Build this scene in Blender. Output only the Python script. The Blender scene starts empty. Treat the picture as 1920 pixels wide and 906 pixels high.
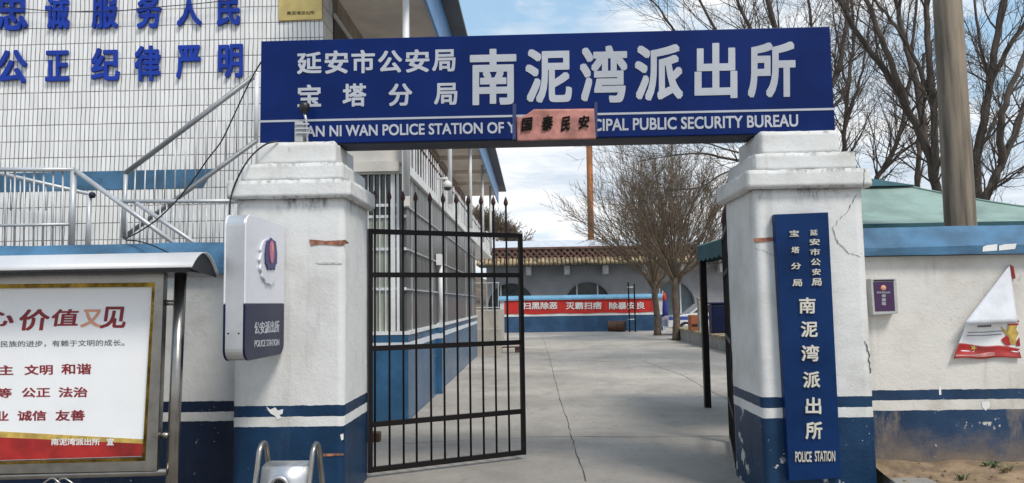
import bpy, bmesh, math, random
from mathutils import Vector, Matrix, noise as mnoise
R = math.radians
scene = bpy.context.scene
COL = scene.collection

# ------------------------------------------------------------------ camera
EYE = Vector((0, 0, 1.6))
FPX = 1390.0                                   # focal length in pixels of the 1920 px wide frame
CAMROT = (Matrix.Rotation(R(1.62), 4, 'Z') @ Matrix.Rotation(R(90 + 4.72), 4, 'X') @ Matrix.Rotation(R(-0.9), 4, 'Z'))
cam_data = bpy.data.cameras.new('camera')
cam_data.sensor_width = 36
cam_data.lens = FPX / 1920 * 36
cam_data.clip_start = 0.05
cam_data.clip_end = 2000
cam = bpy.data.objects.new('camera', cam_data)
COL.objects.link(cam)
cam.matrix_world = Matrix.Translation(EYE) @ CAMROT
scene.camera = cam

# ------------------------------------------------------------------ light
SUN_EL, SUN_AZ = 52.0, 142.0                   # azimuth clockwise from +Y: behind the camera, to the right
world = bpy.data.worlds.new('World')
scene.world = world
world.use_nodes = True
SKY_STRENGTH, SUN_STRENGTH, EXPOSURE = 0.10, 2.2, 0.33
sun_d = bpy.data.lights.new('sun', 'SUN')
sun_d.energy = SUN_STRENGTH
sun_d.angle = R(15)
sun_d.color = (1.0, 0.94, 0.86)
sun = bpy.data.objects.new('sun', sun_d)
COL.objects.link(sun)
sdir = Vector((math.sin(R(SUN_AZ)) * math.cos(R(SUN_EL)), math.cos(R(SUN_AZ)) * math.cos(R(SUN_EL)), math.sin(R(SUN_EL))))
sun.rotation_euler = sdir.to_track_quat('Z', 'Y').to_euler()
sun.location = (0, 0, 30)
scene.view_settings.view_transform = 'Standard'
scene.view_settings.look = 'None'
scene.view_settings.exposure = EXPOSURE
scene.view_settings.gamma = 1
scene.view_settings.use_curve_mapping = False


# ------------------------------------------------------------------ node helpers
class NT:
    def __init__(s, tree):
        s.t = tree

    def n(s, typ, props=None, **inp):
        nd = s.t.nodes.new(typ)
        for k, v in (props or {}).items():
            setattr(nd, k, v)
        for k, v in inp.items():
            key = int(k[1:]) if k[0] == 'i' and k[1:].isdigit() else k.replace('_', ' ')
            s.put(nd.inputs[key], v)
        return nd

    def put(s, sock, v):
        if isinstance(v, bpy.types.NodeSocket):
            s.t.links.new(v, sock)
        elif v is not None:
            sock.default_value = v

    def m(s, op, a, b=None, clamp=False):
        nd = s.t.nodes.new('ShaderNodeMath')
        nd.operation = op
        nd.use_clamp = clamp
        s.put(nd.inputs[0], a)
        if b is not None:
            s.put(nd.inputs[1], b)
        return nd.outputs[0]

    def mix(s, f, a, b, mode='MIX'):
        nd = s.t.nodes.new('ShaderNodeMix')
        nd.data_type = 'RGBA'
        nd.blend_type = mode
        s.put(nd.inputs[0], f)
        s.put(nd.inputs[6], a if isinstance(a, bpy.types.NodeSocket) else (*a, 1) if len(a) == 3 else a)
        s.put(nd.inputs[7], b if isinstance(b, bpy.types.NodeSocket) else (*b, 1) if len(b) == 3 else b)
        return nd.outputs[2]

    def step(s, v, lo, hi):
        nd = s.t.nodes.new('ShaderNodeMapRange')
        nd.interpolation_type = 'SMOOTHSTEP'
        s.put(nd.inputs[0], v)
        nd.inputs[1].default_value = lo
        nd.inputs[2].default_value = hi
        return nd.outputs[0]

    def noise(s, vec, scale, detail=4, rough=.55, sc3=None):
        if sc3:
            vec = s.n('ShaderNodeMapping', Vector=vec, Scale=sc3).outputs[0]
        nd = s.n('ShaderNodeTexNoise', Vector=vec, Scale=scale, Detail=detail, Roughness=rough)
        return nd.outputs[0]


# ------------------------------------------------------------------ sky with clouds
w = NT(world.node_tree)
world.node_tree.nodes.clear()
sky = w.n('ShaderNodeTexSky', {'sky_type': 'NISHITA', 'sun_disc': False, 'sun_elevation': R(SUN_EL), 'sun_rotation': R(SUN_AZ),
                               'air_density': 1.2, 'dust_density': 2.0, 'ozone_density': 1.0})
tc = w.n('ShaderNodeTexCoord').outputs['Generated']
sep = w.n('ShaderNodeSeparateXYZ', Vector=tc)
n1 = w.noise(tc, 2.6, 7, .58, (1, 1, 2.6))
n2 = w.noise(tc, 7.0, 5, .6, (1, 1, 3.4))
elev = sep.outputs[2]
cover = w.m('ADD', w.m('MULTIPLY', n1, .8), w.m('MULTIPLY', n2, .2))
cover = w.m('ADD', cover, w.m('MULTIPLY', w.step(elev, .45, .12), .16))       # denser towards the horizon
fac = w.step(cover, .465, .58)
shade = w.noise(tc, 4.2, 5, .6, (1, 1, 5.0))
cl = w.mix(w.step(shade, .38, .62), (5.4, 6.2, 7.1), (8.6, 8.7, 8.8))
skyb = w.mix(.5, sky.outputs[0], (4.6, 7.2, 9.6))
bgc = w.mix(fac, skyb, cl)
bg = w.n('ShaderNodeBackground', Color=bgc, Strength=SKY_STRENGTH)
wo = w.n('ShaderNodeOutputWorld', Surface=bg.outputs[0])


# ------------------------------------------------------------------ pixel -> place helpers
def ray(px, py):
    return (CAMROT.to_3x3() @ Vector(((px - 960) / FPX, -(py - 453) / FPX, -1)))


def at(px, py, Y):
    d = ray(px, py)
    return EYE + d * (Y / d.y)


def onX(px, py, X):
    d = ray(px, py)
    return EYE + d * (X / d.x)


def onG(px, py, z=0.0):
    d = ray(px, py)
    return EYE + d * ((z - EYE.z) / d.z)


# ------------------------------------------------------------------ mesh helpers
class MB:
    def __init__(s):
        s.v, s.f = [], []

    def add(s, vs, fs):
        o = len(s.v)
        s.v += [tuple(p) for p in vs]
        s.f += [tuple(i + o for i in f) for f in fs]
        return s

    def box(s, x0, x1, y0, y1, z0, z1):
        x0, x1 = min(x0, x1), max(x0, x1); y0, y1 = min(y0, y1), max(y0, y1); z0, z1 = min(z0, z1), max(z0, z1)
        return s.add([(x, y, z) for x in (x0, x1) for y in (y0, y1) for z in (z0, z1)],
                     [(0, 1, 3, 2), (4, 6, 7, 5), (0, 4, 5, 1), (2, 3, 7, 6), (0, 2, 6, 4), (1, 5, 7, 3)])

    def prism(s, pts, vec):
        """closed polygon (3D points) swept along vec"""
        n = len(pts)
        vec = Vector(vec)
        a = [Vector(p) for p in pts]
        b = [p + vec for p in a]
        fs = [tuple(range(n))[::-1], tuple(range(n, 2 * n))]
        fs += [(i, (i + 1) % n, (i + 1) % n + n, i + n) for i in range(n)]
        return s.add(a + b, fs)

    def tube(s, pts, rad, n=8, cap=True):
        pts = [Vector(p) for p in pts]
        if not isinstance(rad, (list, tuple)):
            rad = [rad] * len(pts)
        vs, fs = [], []
        up = None
        for i, p in enumerate(pts):
            t = (pts[min(i + 1, len(pts) - 1)] - pts[max(i - 1, 0)])
            if t.length < 1e-9:
                t = Vector((0, 0, 1))
            t.normalize()
            if up is None or abs(up.dot(t)) > .98:
                up = Vector((0, 0, 1)) if abs(t.z) < .9 else Vector((0, 1, 0))
            a = t.cross(up).normalized()
            b = a.cross(t).normalized()
            up = b
            for k in range(n):
                an = 2 * math.pi * k / n
                vs.append(p + (a * math.cos(an) + b * math.sin(an)) * rad[i])
        for i in range(len(pts) - 1):
            for k in range(n):
                k2 = (k + 1) % n
                fs.append((i * n + k, i * n + k2, (i + 1) * n + k2, (i + 1) * n + k))
        if cap:
            fs.append(tuple(range(n))[::-1])
            fs.append(tuple((len(pts) - 1) * n + k for k in range(n)))
        return s.add(vs, fs)

    def lathe(s, base, prof, n=20, axis=(0, 0, 1)):
        """prof: (radius, height) pairs"""
        ax = Vector(axis).normalized()
        u = ax.orthogonal().normalized()
        v = ax.cross(u)
        base = Vector(base)
        vs = [base + ax * h + (u * math.cos(2 * math.pi * k / n) + v * math.sin(2 * math.pi * k / n)) * r for r, h in prof for k in range(n)]
        fs = [(i * n + k, i * n + (k + 1) % n, (i + 1) * n + (k + 1) % n, (i + 1) * n + k) for i in range(len(prof) - 1) for k in range(n)]
        fs += [tuple(range(n))[::-1], tuple((len(prof) - 1) * n + k for k in range(n))]
        return s.add(vs, fs)

    def build(s, name, mat, parent=None, smooth=False, bevel=0, solid=0):
        me = bpy.data.meshes.new(name)
        org = ORG.get(parent, Vector((0, 0, 0))) if parent else None
        if parent is None:                       # a top-level mesh gets its origin at its own base
            xs = [p[0] for p in s.v]; ys = [p[1] for p in s.v]; zs = [p[2] for p in s.v]
            org = Vector(((min(xs) + max(xs)) / 2, (min(ys) + max(ys)) / 2, min(zs)))
        me.from_pydata([(p[0] - org.x, p[1] - org.y, p[2] - org.z) for p in s.v], [], s.f)
        me.validate()
        me.update()
        if smooth:
            for p in me.polygons:
                p.use_smooth = True
        me.materials.append(mat)
        o = bpy.data.objects.new(name, me)
        COL.objects.link(o)
        if parent:
            o.parent = parent
        else:
            o.location = org
        ORG[o] = org
        if solid:
            md = o.modifiers.new('thick', 'SOLIDIFY'); md.thickness = solid; md.offset = 0
        if bevel:
            md = o.modifiers.new('bev', 'BEVEL'); md.width = bevel; md.segments = 2; md.limit_method = 'ANGLE'; md.angle_limit = R(40)
        return o


ORG = {}


def rough_box(x0, x1, y0, y1, z0, z1, cell=.05, amp=.006, rnd_=.014):
    """hand-plastered block: softened arrises and slightly uneven faces"""
    bm = bmesh.new()
    bmesh.ops.create_cube(bm, size=1)
    for v in bm.verts:
        v.co = Vector(((x0 + x1) / 2 + v.co.x * (x1 - x0), (y0 + y1) / 2 + v.co.y * (y1 - y0), (z0 + z1) / 2 + v.co.z * (z1 - z0)))
    bmesh.ops.bevel(bm, geom=bm.edges[:], offset=rnd_, segments=2, affect='EDGES')
    for ax, (a, b) in enumerate(((x0, x1), (y0, y1), (z0, z1))):
        n = max(1, int((b - a) / cell))
        for i in range(1, n):
            co = [0, 0, 0]; no = [0, 0, 0]
            co[ax] = a + (b - a) * i / n; no[ax] = 1
            bmesh.ops.bisect_plane(bm, geom=bm.verts[:] + bm.edges[:] + bm.faces[:], plane_co=co, plane_no=no)
    bm.normal_update()
    for v in bm.verts:
        edge = sum(1 for c, a, b in zip(v.co, (x0, y0, z0), (x1, y1, z1)) if min(c - a, b - c) < rnd_ * 1.1) > 1
        k = mnoise.fractal(v.co * 3.1, 1, 2, 4) * amp * .6 + mnoise.noise(v.co * 17) * amp * (1.3 if edge else .35)
        if edge and mnoise.noise(v.co * 5.3) > .38:
            k -= amp * 1.6                     # knocked-off arris
        v.co = v.co + v.normal * k
    mb = MB()
    bm.verts.index_update()
    mb.add([v.co.copy() for v in bm.verts], [tuple(v.index for v in f.verts) for f in bm.faces])
    bm.free()
    return mb


def tag(o, label, cat, group=None):
    o['label'] = label
    o['category'] = cat
    if group:
        o['group'] = group
    return o


def thing(name, loc, label, cat, group=None):
    o = bpy.data.objects.new(name, None)
    COL.objects.link(o)
    o.location = loc
    o.empty_display_size = .1
    ORG[o] = Vector(loc)
    return tag(o, label, cat, group)


def structure(o):
    o['kind'] = 'structure'
    return o


_tcache = {}


def glyphs(s, weight):
    key = (s, weight)
    if key not in _tcache:
        c = bpy.data.curves.new('lettering', 'FONT')
        c.body = s; c.size = 1; c.offset = weight; c.extrude = .5; c.resolution_u = 4
        o = bpy.data.objects.new('lettering', c)
        COL.objects.link(o)
        bpy.context.view_layer.update()
        me = bpy.data.meshes.new_from_object(o.evaluated_get(bpy.context.evaluated_depsgraph_get()))
        _tcache[key] = ([v.co.copy() for v in me.vertices], [tuple(p.vertices) for p in me.polygons])
        bpy.data.objects.remove(o)
        bpy.data.meshes.remove(me)
        bpy.data.curves.remove(c)
    return _tcache[key]


def put_text(mb, s, ul, ur, ll, depth=.004, weight=.012, out=None, shear=0):
    """lettering whose ink box fills the parallelogram ul-ur-ll, standing `depth` proud along out"""
    w0 = 0.0
    vs0, fs0 = glyphs(s, w0)
    ex = weight - w0
    vs, fs = [], []
    dirs = [(0, 0)] if ex < .002 else [(0, 0)] + [(-.9, -.9), (.9, -.9), (-.9, .9), (.9, .9), (.95, 0), (-.95, 0), (0, .95), (0, -.95)]
    for k, (dx, dy) in enumerate(dirs):     # heavier strokes: shifted copies, each a hair lower than the last
        o = len(vs)
        vs += [Vector((v.x + dx * ex, v.y + dy * ex, v.z if v.z < 0 else v.z - k * .02)) for v in vs0]
        fs += [tuple(i + o for i in f) for f in fs0]
    x0 = min(v.x for v in vs); x1 = max(v.x for v in vs); y0 = min(v.y for v in vs); y1 = max(v.y for v in vs)
    ul, ur, ll = Vector(ul), Vector(ur), Vector(ll)
    U, V = ur - ul, ul - ll
    N = U.cross(V).normalized() if out is None else Vector(out)
    pts = []
    for v in vs:
        a, b = (v.x - x0) / (x1 - x0), (v.y - y0) / (y1 - y0)
        pts.append(ll + U * (a + shear * b) + V * b + N * (depth * (v.z + .5)))
    mb.add(pts, fs)
    return mb


def text_px(mb, s, x0, x1, y0, y1, Y, depth=.004, weight=.012, tilt=0.0, shear=0):
    """same, given the ink box in picture pixels on the upright plane Y; tilt = rise of the line to the right in px"""
    return put_text(mb, s, at(x0, y0 + tilt / 2, Y), at(x1, y0 - tilt / 2, Y), at(x0, y1 + tilt / 2, Y), depth, weight, (0, -1, 0), shear)


# ------------------------------------------------------------------ materials
def base_mat(name):
    m = bpy.data.materials.new(name)
    m.use_nodes = True
    m.node_tree.nodes.clear()
    t = NT(m.node_tree)
    p = t.n('ShaderNodeBsdfPrincipled')
    t.n('ShaderNodeOutputMaterial', Surface=p.outputs[0])
    pos = t.n('ShaderNodeNewGeometry').outputs['Position']
    return m, t, p, pos


def bump(t, p, h, strength, dist=.01):
    b = t.n('ShaderNodeBump', Strength=strength, Distance=dist, Height=h)
    t.put(p.inputs['Normal'], b.outputs[0])


def M(name, c, rough=.6, metal=0, var=.25, vs=3.0, bs=60, bst=.15, c2=None, sc3=None, spec=.5, coat=0):
    m, t, p, pos = base_mat(name)
    dark = c2 or tuple(x * (1 - var) for x in c)
    lite = tuple(min(1, x * (1 + var * .35)) for x in c)
    n = t.noise(pos, vs, 6, .6, sc3)
    col = t.mix(t.step(n, .3, .7), dark, lite)
    fine = t.noise(pos, bs, 4, .6)
    col = t.mix(t.m('MULTIPLY', t.step(fine, .5, .75), .12), col, tuple(x * .55 for x in c))
    t.put(p.inputs['Base Color'], col)
    t.put(p.inputs['Roughness'], t.m('ADD', t.m('MULTIPLY', n, .25), rough - .12))
    p.inputs['Metallic'].default_value = metal
    p.inputs['Specular IOR Level'].default_value = spec
    if coat:
        p.inputs['Coat Weight'].default_value = coat
        p.inputs['Coat Roughness'].default_value = .15
    if bst:
        bump(t, p, fine, bst)
    return m


def painted(name, z1, z2, z3, white, blue, chip=.66, grime=.4, mud=0, rough=.42, seed=0, ledges=()):
    """rendered masonry painted white with a blue band, a white band and a blue foot"""
    m, t, p, pos = base_mat(name)
    ps = t.n('ShaderNodeMapping', Vector=pos, Location=(seed, seed * .7, 0)).outputs[0]
    z = t.n('ShaderNodeSeparateXYZ', Vector=pos).outputs[2]
    z = t.m('ADD', z, t.m('MULTIPLY', t.m('SUBTRACT', t.noise(ps, 14, 3), .5), .014))
    band = t.m('MULTIPLY', t.m('LESS_THAN', z, z1), t.m('GREATER_THAN', z, z2))
    isb = t.m('ADD', band, t.m('LESS_THAN', z, z3), True)
    # white side: blotches, run-off streaks, hairline scuffs
    blotch = t.noise(ps, 1.7, 8, .62)
    streak = t.noise(ps, 3.0, 5, .6, (2.6, 2.6, .22))
    scuff = t.noise(ps, 9.0, 6, .7)
    wh = t.mix(t.m('MULTIPLY', t.step(blotch, .42, .72), grime), white, tuple(x * y for x, y in zip(white, (.66, .64, .6))))
    wh = t.mix(t.m('MULTIPLY', t.step(streak, .56, .78), grime * .8), wh, tuple(x * y for x, y in zip(white, (.5, .49, .47))))
    wh = t.mix(t.m('MULTIPLY', t.step(scuff, .64, .74), grime * .9), wh, (.22, .21, .2))
    zz = t.n('ShaderNodeSeparateXYZ', Vector=pos).outputs[2]
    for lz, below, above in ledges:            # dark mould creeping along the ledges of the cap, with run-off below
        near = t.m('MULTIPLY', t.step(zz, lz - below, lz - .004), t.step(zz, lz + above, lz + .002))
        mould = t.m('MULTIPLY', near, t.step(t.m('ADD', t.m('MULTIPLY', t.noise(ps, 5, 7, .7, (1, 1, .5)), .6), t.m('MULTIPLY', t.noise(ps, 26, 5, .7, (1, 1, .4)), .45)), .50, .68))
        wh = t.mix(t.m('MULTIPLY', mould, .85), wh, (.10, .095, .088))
    bl = t.mix(t.step(blotch, .35, .7), blue, tuple(x * 1.45 + .004 for x in blue))
    bl = t.mix(t.m('MULTIPLY', t.step(streak, .55, .8), .35), bl, tuple(x * .9 + .05 for x in blue))
    chips = t.m('MULTIPLY', t.step(t.noise(ps, 2.3, 7, .62), chip, chip + .015), t.step(t.noise(ps, 11, 4, .6), .42, .45))
    flecks = t.m('MULTIPLY', t.step(t.noise(ps, 34, 3, .6), .70, .72), t.step(t.noise(ps, 1.3, 2), .5, .55))
    bl = t.mix(t.m('MAXIMUM', chips, flecks), bl, (.52, .51, .49))
    col = t.mix(isb, wh, bl)
    if mud:
        mz = t.step(t.m('ADD', z, t.m('MULTIPLY', t.noise(ps, 2.4, 6, .65), .9)), .2 + mud, mud - .25)
        col = t.mix(t.m('MULTIPLY', mz, .8), col, t.mix(t.noise(ps, 5, 5), (.16, .12, .085), (.3, .23, .16)))
        spl = t.m('MULTIPLY', t.step(t.noise(ps, 3.1, 6, .7, (1, 1, .35)), .52, .66), t.m('LESS_THAN', z, z3))
        col = t.mix(t.m('MULTIPLY', spl, .6), col, (.24, .2, .155))
    t.put(p.inputs['Base Color'], col)
    t.put(p.inputs['Roughness'], t.mix(isb, (.75,) * 3, (rough,) * 3))
    p.inputs['Specular IOR Level'].default_value = .28
    h = t.m('ADD', t.m('MULTIPLY', t.noise(ps, 6, 6, .6), 1.0), t.m('MULTIPLY', t.noise(ps, 55, 4, .6), .35))
    h = t.m('SUBTRACT', h, t.m('MULTIPLY', t.m('MULTIPLY', chips, isb), .25))
    bump(t, p, h, .6, .014)
    return m


WHITE = (.67, .672, .66)
NAVY = (.0035, .026, .068)
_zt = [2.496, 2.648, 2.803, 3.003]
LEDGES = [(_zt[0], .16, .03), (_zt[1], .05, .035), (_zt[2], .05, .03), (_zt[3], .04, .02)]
m_pillar = painted('pillar_paint', .79, .70, .62, WHITE, NAVY, chip=.66, grime=.55, ledges=LEDGES)
m_pillar_r = painted('pillar_paint_worn', .81, .725, .645, WHITE, NAVY, chip=.62, grime=.62, seed=4.3, ledges=LEDGES)
m_wall_l = painted('wall_paint_shaded', .777, .683, .604, (.52, .515, .50), (.003, .010, .030), chip=.8, grime=.75, seed=9.1)  # blue darkened so the paint carries the shade this wall stands in
m_wall_r = painted('wall_paint_muddy', .806, .72, .635, (.66, .635, .59), (.012, .035, .08), chip=.66, grime=.72, mud=.8, seed=2.2)
m_plinth = painted('plinth_paint', 1.18, 1.075, .985, (.62, .65, .68), (.028, .088, .172), chip=.69, grime=.3, rough=.25, seed=6.0)
m_compound = painted('compound_paint', 3, 2.9, .90, (.6, .6, .6), (.03, .075, .15), chip=.72, grime=.3, seed=1.1)
m_coping = M('blue_coping_paint', (.055, .155, .27), .5, var=.45, vs=2.5, bs=30, bst=.3)
m_sign = M('sign_blue', (.0035, .0175, .112), .34, var=.22, vs=1.4, bs=160, bst=.03, spec=.12)
m_sign_under = M('sign_steel_dark', (.02, .022, .04), .5, spec=.2)
m_letter = M('silver_letter', (.43, .45, .49), .42, var=.12, vs=2)
m_gold_letter = M('pale_metal_letter', (.60, .575, .50), .35, var=.15)
m_vsign = M('vertical_sign_blue', (.004, .026, .10), .36, var=.3, vs=2.2, bst=.05, spec=.15)
m_blue_letter = M('cobalt_letter', (.012, .045, .34), .4, var=.2, spec=.2)
m_steel = M('stainless_steel', (.36, .34, .31), .3, 1, var=.25, vs=5, bst=.03)
m_steel_soft = M('brushed_steel', (.60, .60, .61), .38, .85, var=.15, vs=3, bst=.03)
m_rail = M('grey_rail_paint', (.50, .52, .54), .42, .35, var=.2)
m_rail_white = M('white_rail_paint', (.70, .71, .72), .45, var=.2)
m_gate = M('black_gate_paint', (.006, .006, .008), .42, c2=(.011, .008, .007), vs=14, bs=90, spec=.18)
m_spear = M('rusty_spear', (.05, .014, .012), .5)
m_gold = M('gold_trim', (.26, .165, .03), .25, 1, var=.7, vs=9)
m_poster = M('poster_paper', (.84, .845, .85), .35, var=.05, vs=1.5, bst=.05, coat=.4)
m_red = M('poster_red', (.36, .016, .014), .4, var=.45, vs=4.5)
m_redpale = M('poster_pink', (.55, .22, .20), .4, var=.5, vs=9)
m_redtext = M('poster_red_text', (.25, .012, .02), .5)
m_orange = M('poster_orange', (.72, .34, .22), .5)
m_yellow = M('poster_yellow', (.58, .40, .09), .45, var=.4, vs=14)
m_greytext = M('grey_print', (.14, .14, .15), .6)
m_whitepaint = M('white_paint', (.78, .78, .76), .5, var=.1)
m_boxwhite = M('lamp_box_white', (.66, .67, .72), .3, var=.05, coat=.3)
m_boxnavy = M('lamp_box_navy', (.005, .010, .042), .3, var=.1, spec=.2)
m_pink = M('emblem_pink', (.55, .16, .24), .4, var=.3, vs=30)
m_emnavy = M('emblem_navy', (.03, .03, .14), .4)
m_paper = M('salmon_paper', (.47, .205, .17), .75, var=.4, vs=7, bs=30, bst=.4)
m_tape = M('tape_residue', (.36, .15, .09), .6, var=.7, vs=18)
m_clear = M('clear_tape', (.03, .045, .15), .25, var=.3)
m_ink = M('black_ink', (.004, .004, .004), .6, spec=.1)
m_black = M('black_plastic', (.012, .012, .013), .4)
m_cable = M('black_cable', (.008, .008, .009), .5)
m_grey = M('grey_box', (.42, .43, .42), .5)
m_purple = M('purple_print', (.05, .016, .07), .35, var=.2)
m_brass = M('brass_plaque', (.66, .48, .18), .34, .75, var=.2, vs=4)
m_soffit = M('soffit_plaster', (.66, .58, .50), .8, var=.2, vs=1.2)
m_fascia = M('fascia_blue', (.10, .26, .52), .45, var=.25)
m_roof = M('roof_sheet_grey', (.10, .11, .12), .6)
m_cream = M('cream_plaster', (.66, .62, .56), .75, var=.2, vs=1.4)
m_white = M('white_frame', (.72, .73, .73), .45, var=.15)
m_dark = M('dark_opening', (.012, .010, .010), .3)
m_glass = M('dusty_glass', (.125, .125, .118), .3, var=.22, vs=1.1, sc3=(1, 1, .25), bst=.0, spec=.6)
m_curtain = M('pale_curtain', (.36, .38, .31), .4, var=.25, vs=5, sc3=(6, 6, .3), bst=0)
m_bar = M('dull_bar', (.20, .20, .195), .5)
m_darkglass = M('dark_glass', (.05, .06, .06), .12, var=.4, bst=0)
m_teal = M('tent_valance', (.025, .10, .12), .7, var=.3)
m_tent = M('tent_canvas', (.25, .345, .305), .8, var=.3, vs=2.0, bs=18, bst=.2)
m_pole = M('concrete_pole', (.235, .19, .14), .8, var=.62, vs=3.0, sc3=(4, 4, .3), bs=70, bst=.3)
m_bark = M('dark_bark', (.075, .058, .045), .85, var=.5, vs=6, sc3=(1, 1, .3), bs=50, bst=.5)
m_twig = M('brown_twig', (.085, .066, .052), .85, var=.4)
m_bark_far = M('brown_bark', (.13, .095, .068), .85, var=.45, vs=5, bs=40, bst=.5)
m_twig_far = M('tan_twig', (.165, .124, .086), .85, var=.4, vs=1.5)
m_rustpipe = M('orange_rust_pipe', (.36, .125, .03), .7, var=.5, vs=2, sc3=(1, 1, .2))
m_brick = M('red_brick', (.16, .085, .065), .85, var=.4, vs=3)
m_tile_end = M('glazed_tile_end', (.40, .31, .18), .6, var=.75, vs=2.2)
m_greywall = M('grey_render', (.27, .275, .29), .85, var=.2, vs=.8)
m_corbel = M('corbel_paint', (.55, .56, .58), .7)
m_metalroof = M('pale_metal_roof', (.6, .62, .66), .5, var=.2)
m_banner = M('banner_red', (.55, .022, .016), .55, var=.12, vs=2)
m_conc = M('plain_concrete', (.30, .285, .26), .85, var=.3, vs=2.5, bs=35, bst=.4)
m_step = M('beige_step', (.45, .42, .37), .8, var=.2)
m_dirt = M('dry_dirt', (.27, .19, .115), .95, var=.5, vs=5, bs=22, bst=1.0)
m_weed = M('weed_green', (.06, .10, .035), .7, var=.5, vs=30)
m_dry = M('dry_grass', (.26, .22, .12), .8, var=.4, vs=20)
m_hill = M('scrub_hill', (.14, .10, .065), .95, var=.5, vs=.6, bs=5, bst=.6)
m_car = M('car_white', (.72, .73, .75), .2, var=.05, coat=.8)
m_carblue = M('car_blue', (.03, .08, .34), .25, coat=.6)
m_tyre = M('tyre', (.012, .012, .012), .8)
m_orangebox = M('orange_box', (.30, .09, .03), .6)
m_rust = M('rusty_drum', (.12, .055, .03), .6, var=.6, vs=8)
m_flagblue = M('flag_blue', (.02, .03, .25), .7)
m_crack = M('crack_shadow', (.06, .055, .05), .95)
m_plank = M('weathered_plank', (.11, .05, .04), .8, var=.5, vs=8)


def tile_material():
    m, t, p, pos = base_mat('white_wall_tile')
    s = t.n('ShaderNodeSeparateXYZ', Vector=pos)
    u = t.m('ADD', s.outputs[0], s.outputs[1])
    wob = t.m('MULTIPLY', t.m('SUBTRACT', t.noise(pos, 2.2, 3), .5), .03)
    vec = t.n('ShaderNodeCombineXYZ', X=t.m('ADD', u, wob), Y=t.m('ADD', s.outputs[2], t.m('MULTIPLY', wob, .6))).outputs[0]
    b = t.n('ShaderNodeTexBrick', {'offset': 0.0, 'squash': 1.0}, Vector=vec, Scale=1.0, Mortar_Size=.0062, Mortar_Smooth=.15,
            Brick_Width=.062, Row_Height=.232, Bias=0.0)
    b.inputs['Color1'].default_value = (.74, .735, .72, 1)
    b.inputs['Color2'].default_value = (.86, .855, .84, 1)
    t.put(b.inputs['Mortar'], t.mix(t.step(t.noise(pos, 3.0, 5), .35, .7), (.10, .098, .098), (.30, .29, .28)))
    st = t.noise(pos, 1.6, 6, .6, (2.2, 2.2, .25))
    col = t.mix(t.m('MULTIPLY', t.step(st, .5, .78), .35), b.outputs[0], (.36, .34, .31))
    rust = t.step(t.noise(pos, 1.1, 6, .7, (1.6, 1.6, .5)), .67, .8)
    col = t.mix(t.m('MULTIPLY', rust, .5), col, (.33, .2, .1))
    t.put(p.inputs['Base Color'], col)
    t.put(p.inputs['Roughness'], t.m('ADD', t.m('MULTIPLY', b.outputs[1], .5), .28))
    bump(t, p, t.m('SUBTRACT', 1, b.outputs[1]), .5, .004)
    return m


m_tile = tile_material()


def ground_material():
    m, t, p, pos = base_mat('yard_concrete')
    big = t.noise(pos, .35, 6, .6)
    mid = t.noise(pos, 1.6, 7, .65, (1, .6, 1))
    fine = t.noise(pos, 45, 5, .7)
    grit = t.noise(pos, 220, 2, .6)
    col = t.mix(t.step(big, .3, .7), (.33, .30, .265), (.52, .472, .412))
    col = t.mix(t.m('MULTIPLY', t.step(mid, .45, .72), .5), col, (.22, .20, .178))
    col = t.mix(t.m('MULTIPLY', t.step(t.noise(pos, 3.3, 8, .7), .6, .72), .4), col, (.17, .15, .13))
    col = t.mix(t.m('MULTIPLY', t.step(fine, .5, .8), .3), col, (.15, .14, .125))
    col = t.mix(t.m('MULTIPLY', t.step(grit, .6, .8), .25), col, (.5, .48, .44))
    stain = t.step(t.noise(pos, .9, 5, .6, (.5, 1.6, 1)), .58, .75)
    col = t.mix(t.m('MULTIPLY', stain, .35), col, (.52, .49, .44))
    col = t.mix(t.m('MULTIPLY', t.step(t.noise(pos, 12, 6, .75), .52, .68), .5), col, (.15, .137, .122))
    col = t.mix(t.m('MULTIPLY', t.step(t.noise(pos, 5.5, 7, .75, (1, .35, 1)), .57, .67), .55), col, (.20, .185, .165))
    # patchy dirt plus shade painted into the colour, darkest at gateway and street
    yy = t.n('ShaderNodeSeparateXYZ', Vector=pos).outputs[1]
    dirt_shade = t.step(t.m('ADD', yy, t.m('MULTIPLY', t.noise(pos, .8, 7, .65, (.6, 1.2, 1)), 9.0)), 20.0, 8.5)
    col = t.mix(t.m('MULTIPLY', dirt_shade, .72), col, t.mix(t.noise(pos, 2.2, 8, .68), (.115, .103, .092), (.285, .258, .228)))
    t.put(p.inputs['Base Color'], col)
    t.put(p.inputs['Roughness'], t.m('ADD', t.m('MULTIPLY', mid, .3), .6))
    bump(t, p, t.m('ADD', fine, t.m('MULTIPLY', grit, .4)), .6, .01)
    return m


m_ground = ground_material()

# ------------------------------------------------------------------ the setting
gm = MB()
xs = [-600, -60, -12, 12, 60, 600]
ys = [-300, -20, 0, 60, 200, 900]
gm.add([(x, y, 0) for y in ys for x in xs], [(j * 6 + i, j * 6 + i + 1, (j + 1) * 6 + i + 1, (j + 1) * 6 + i) for j in range(5) for i in range(5)])
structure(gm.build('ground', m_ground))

rnd = random.Random(5)


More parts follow.
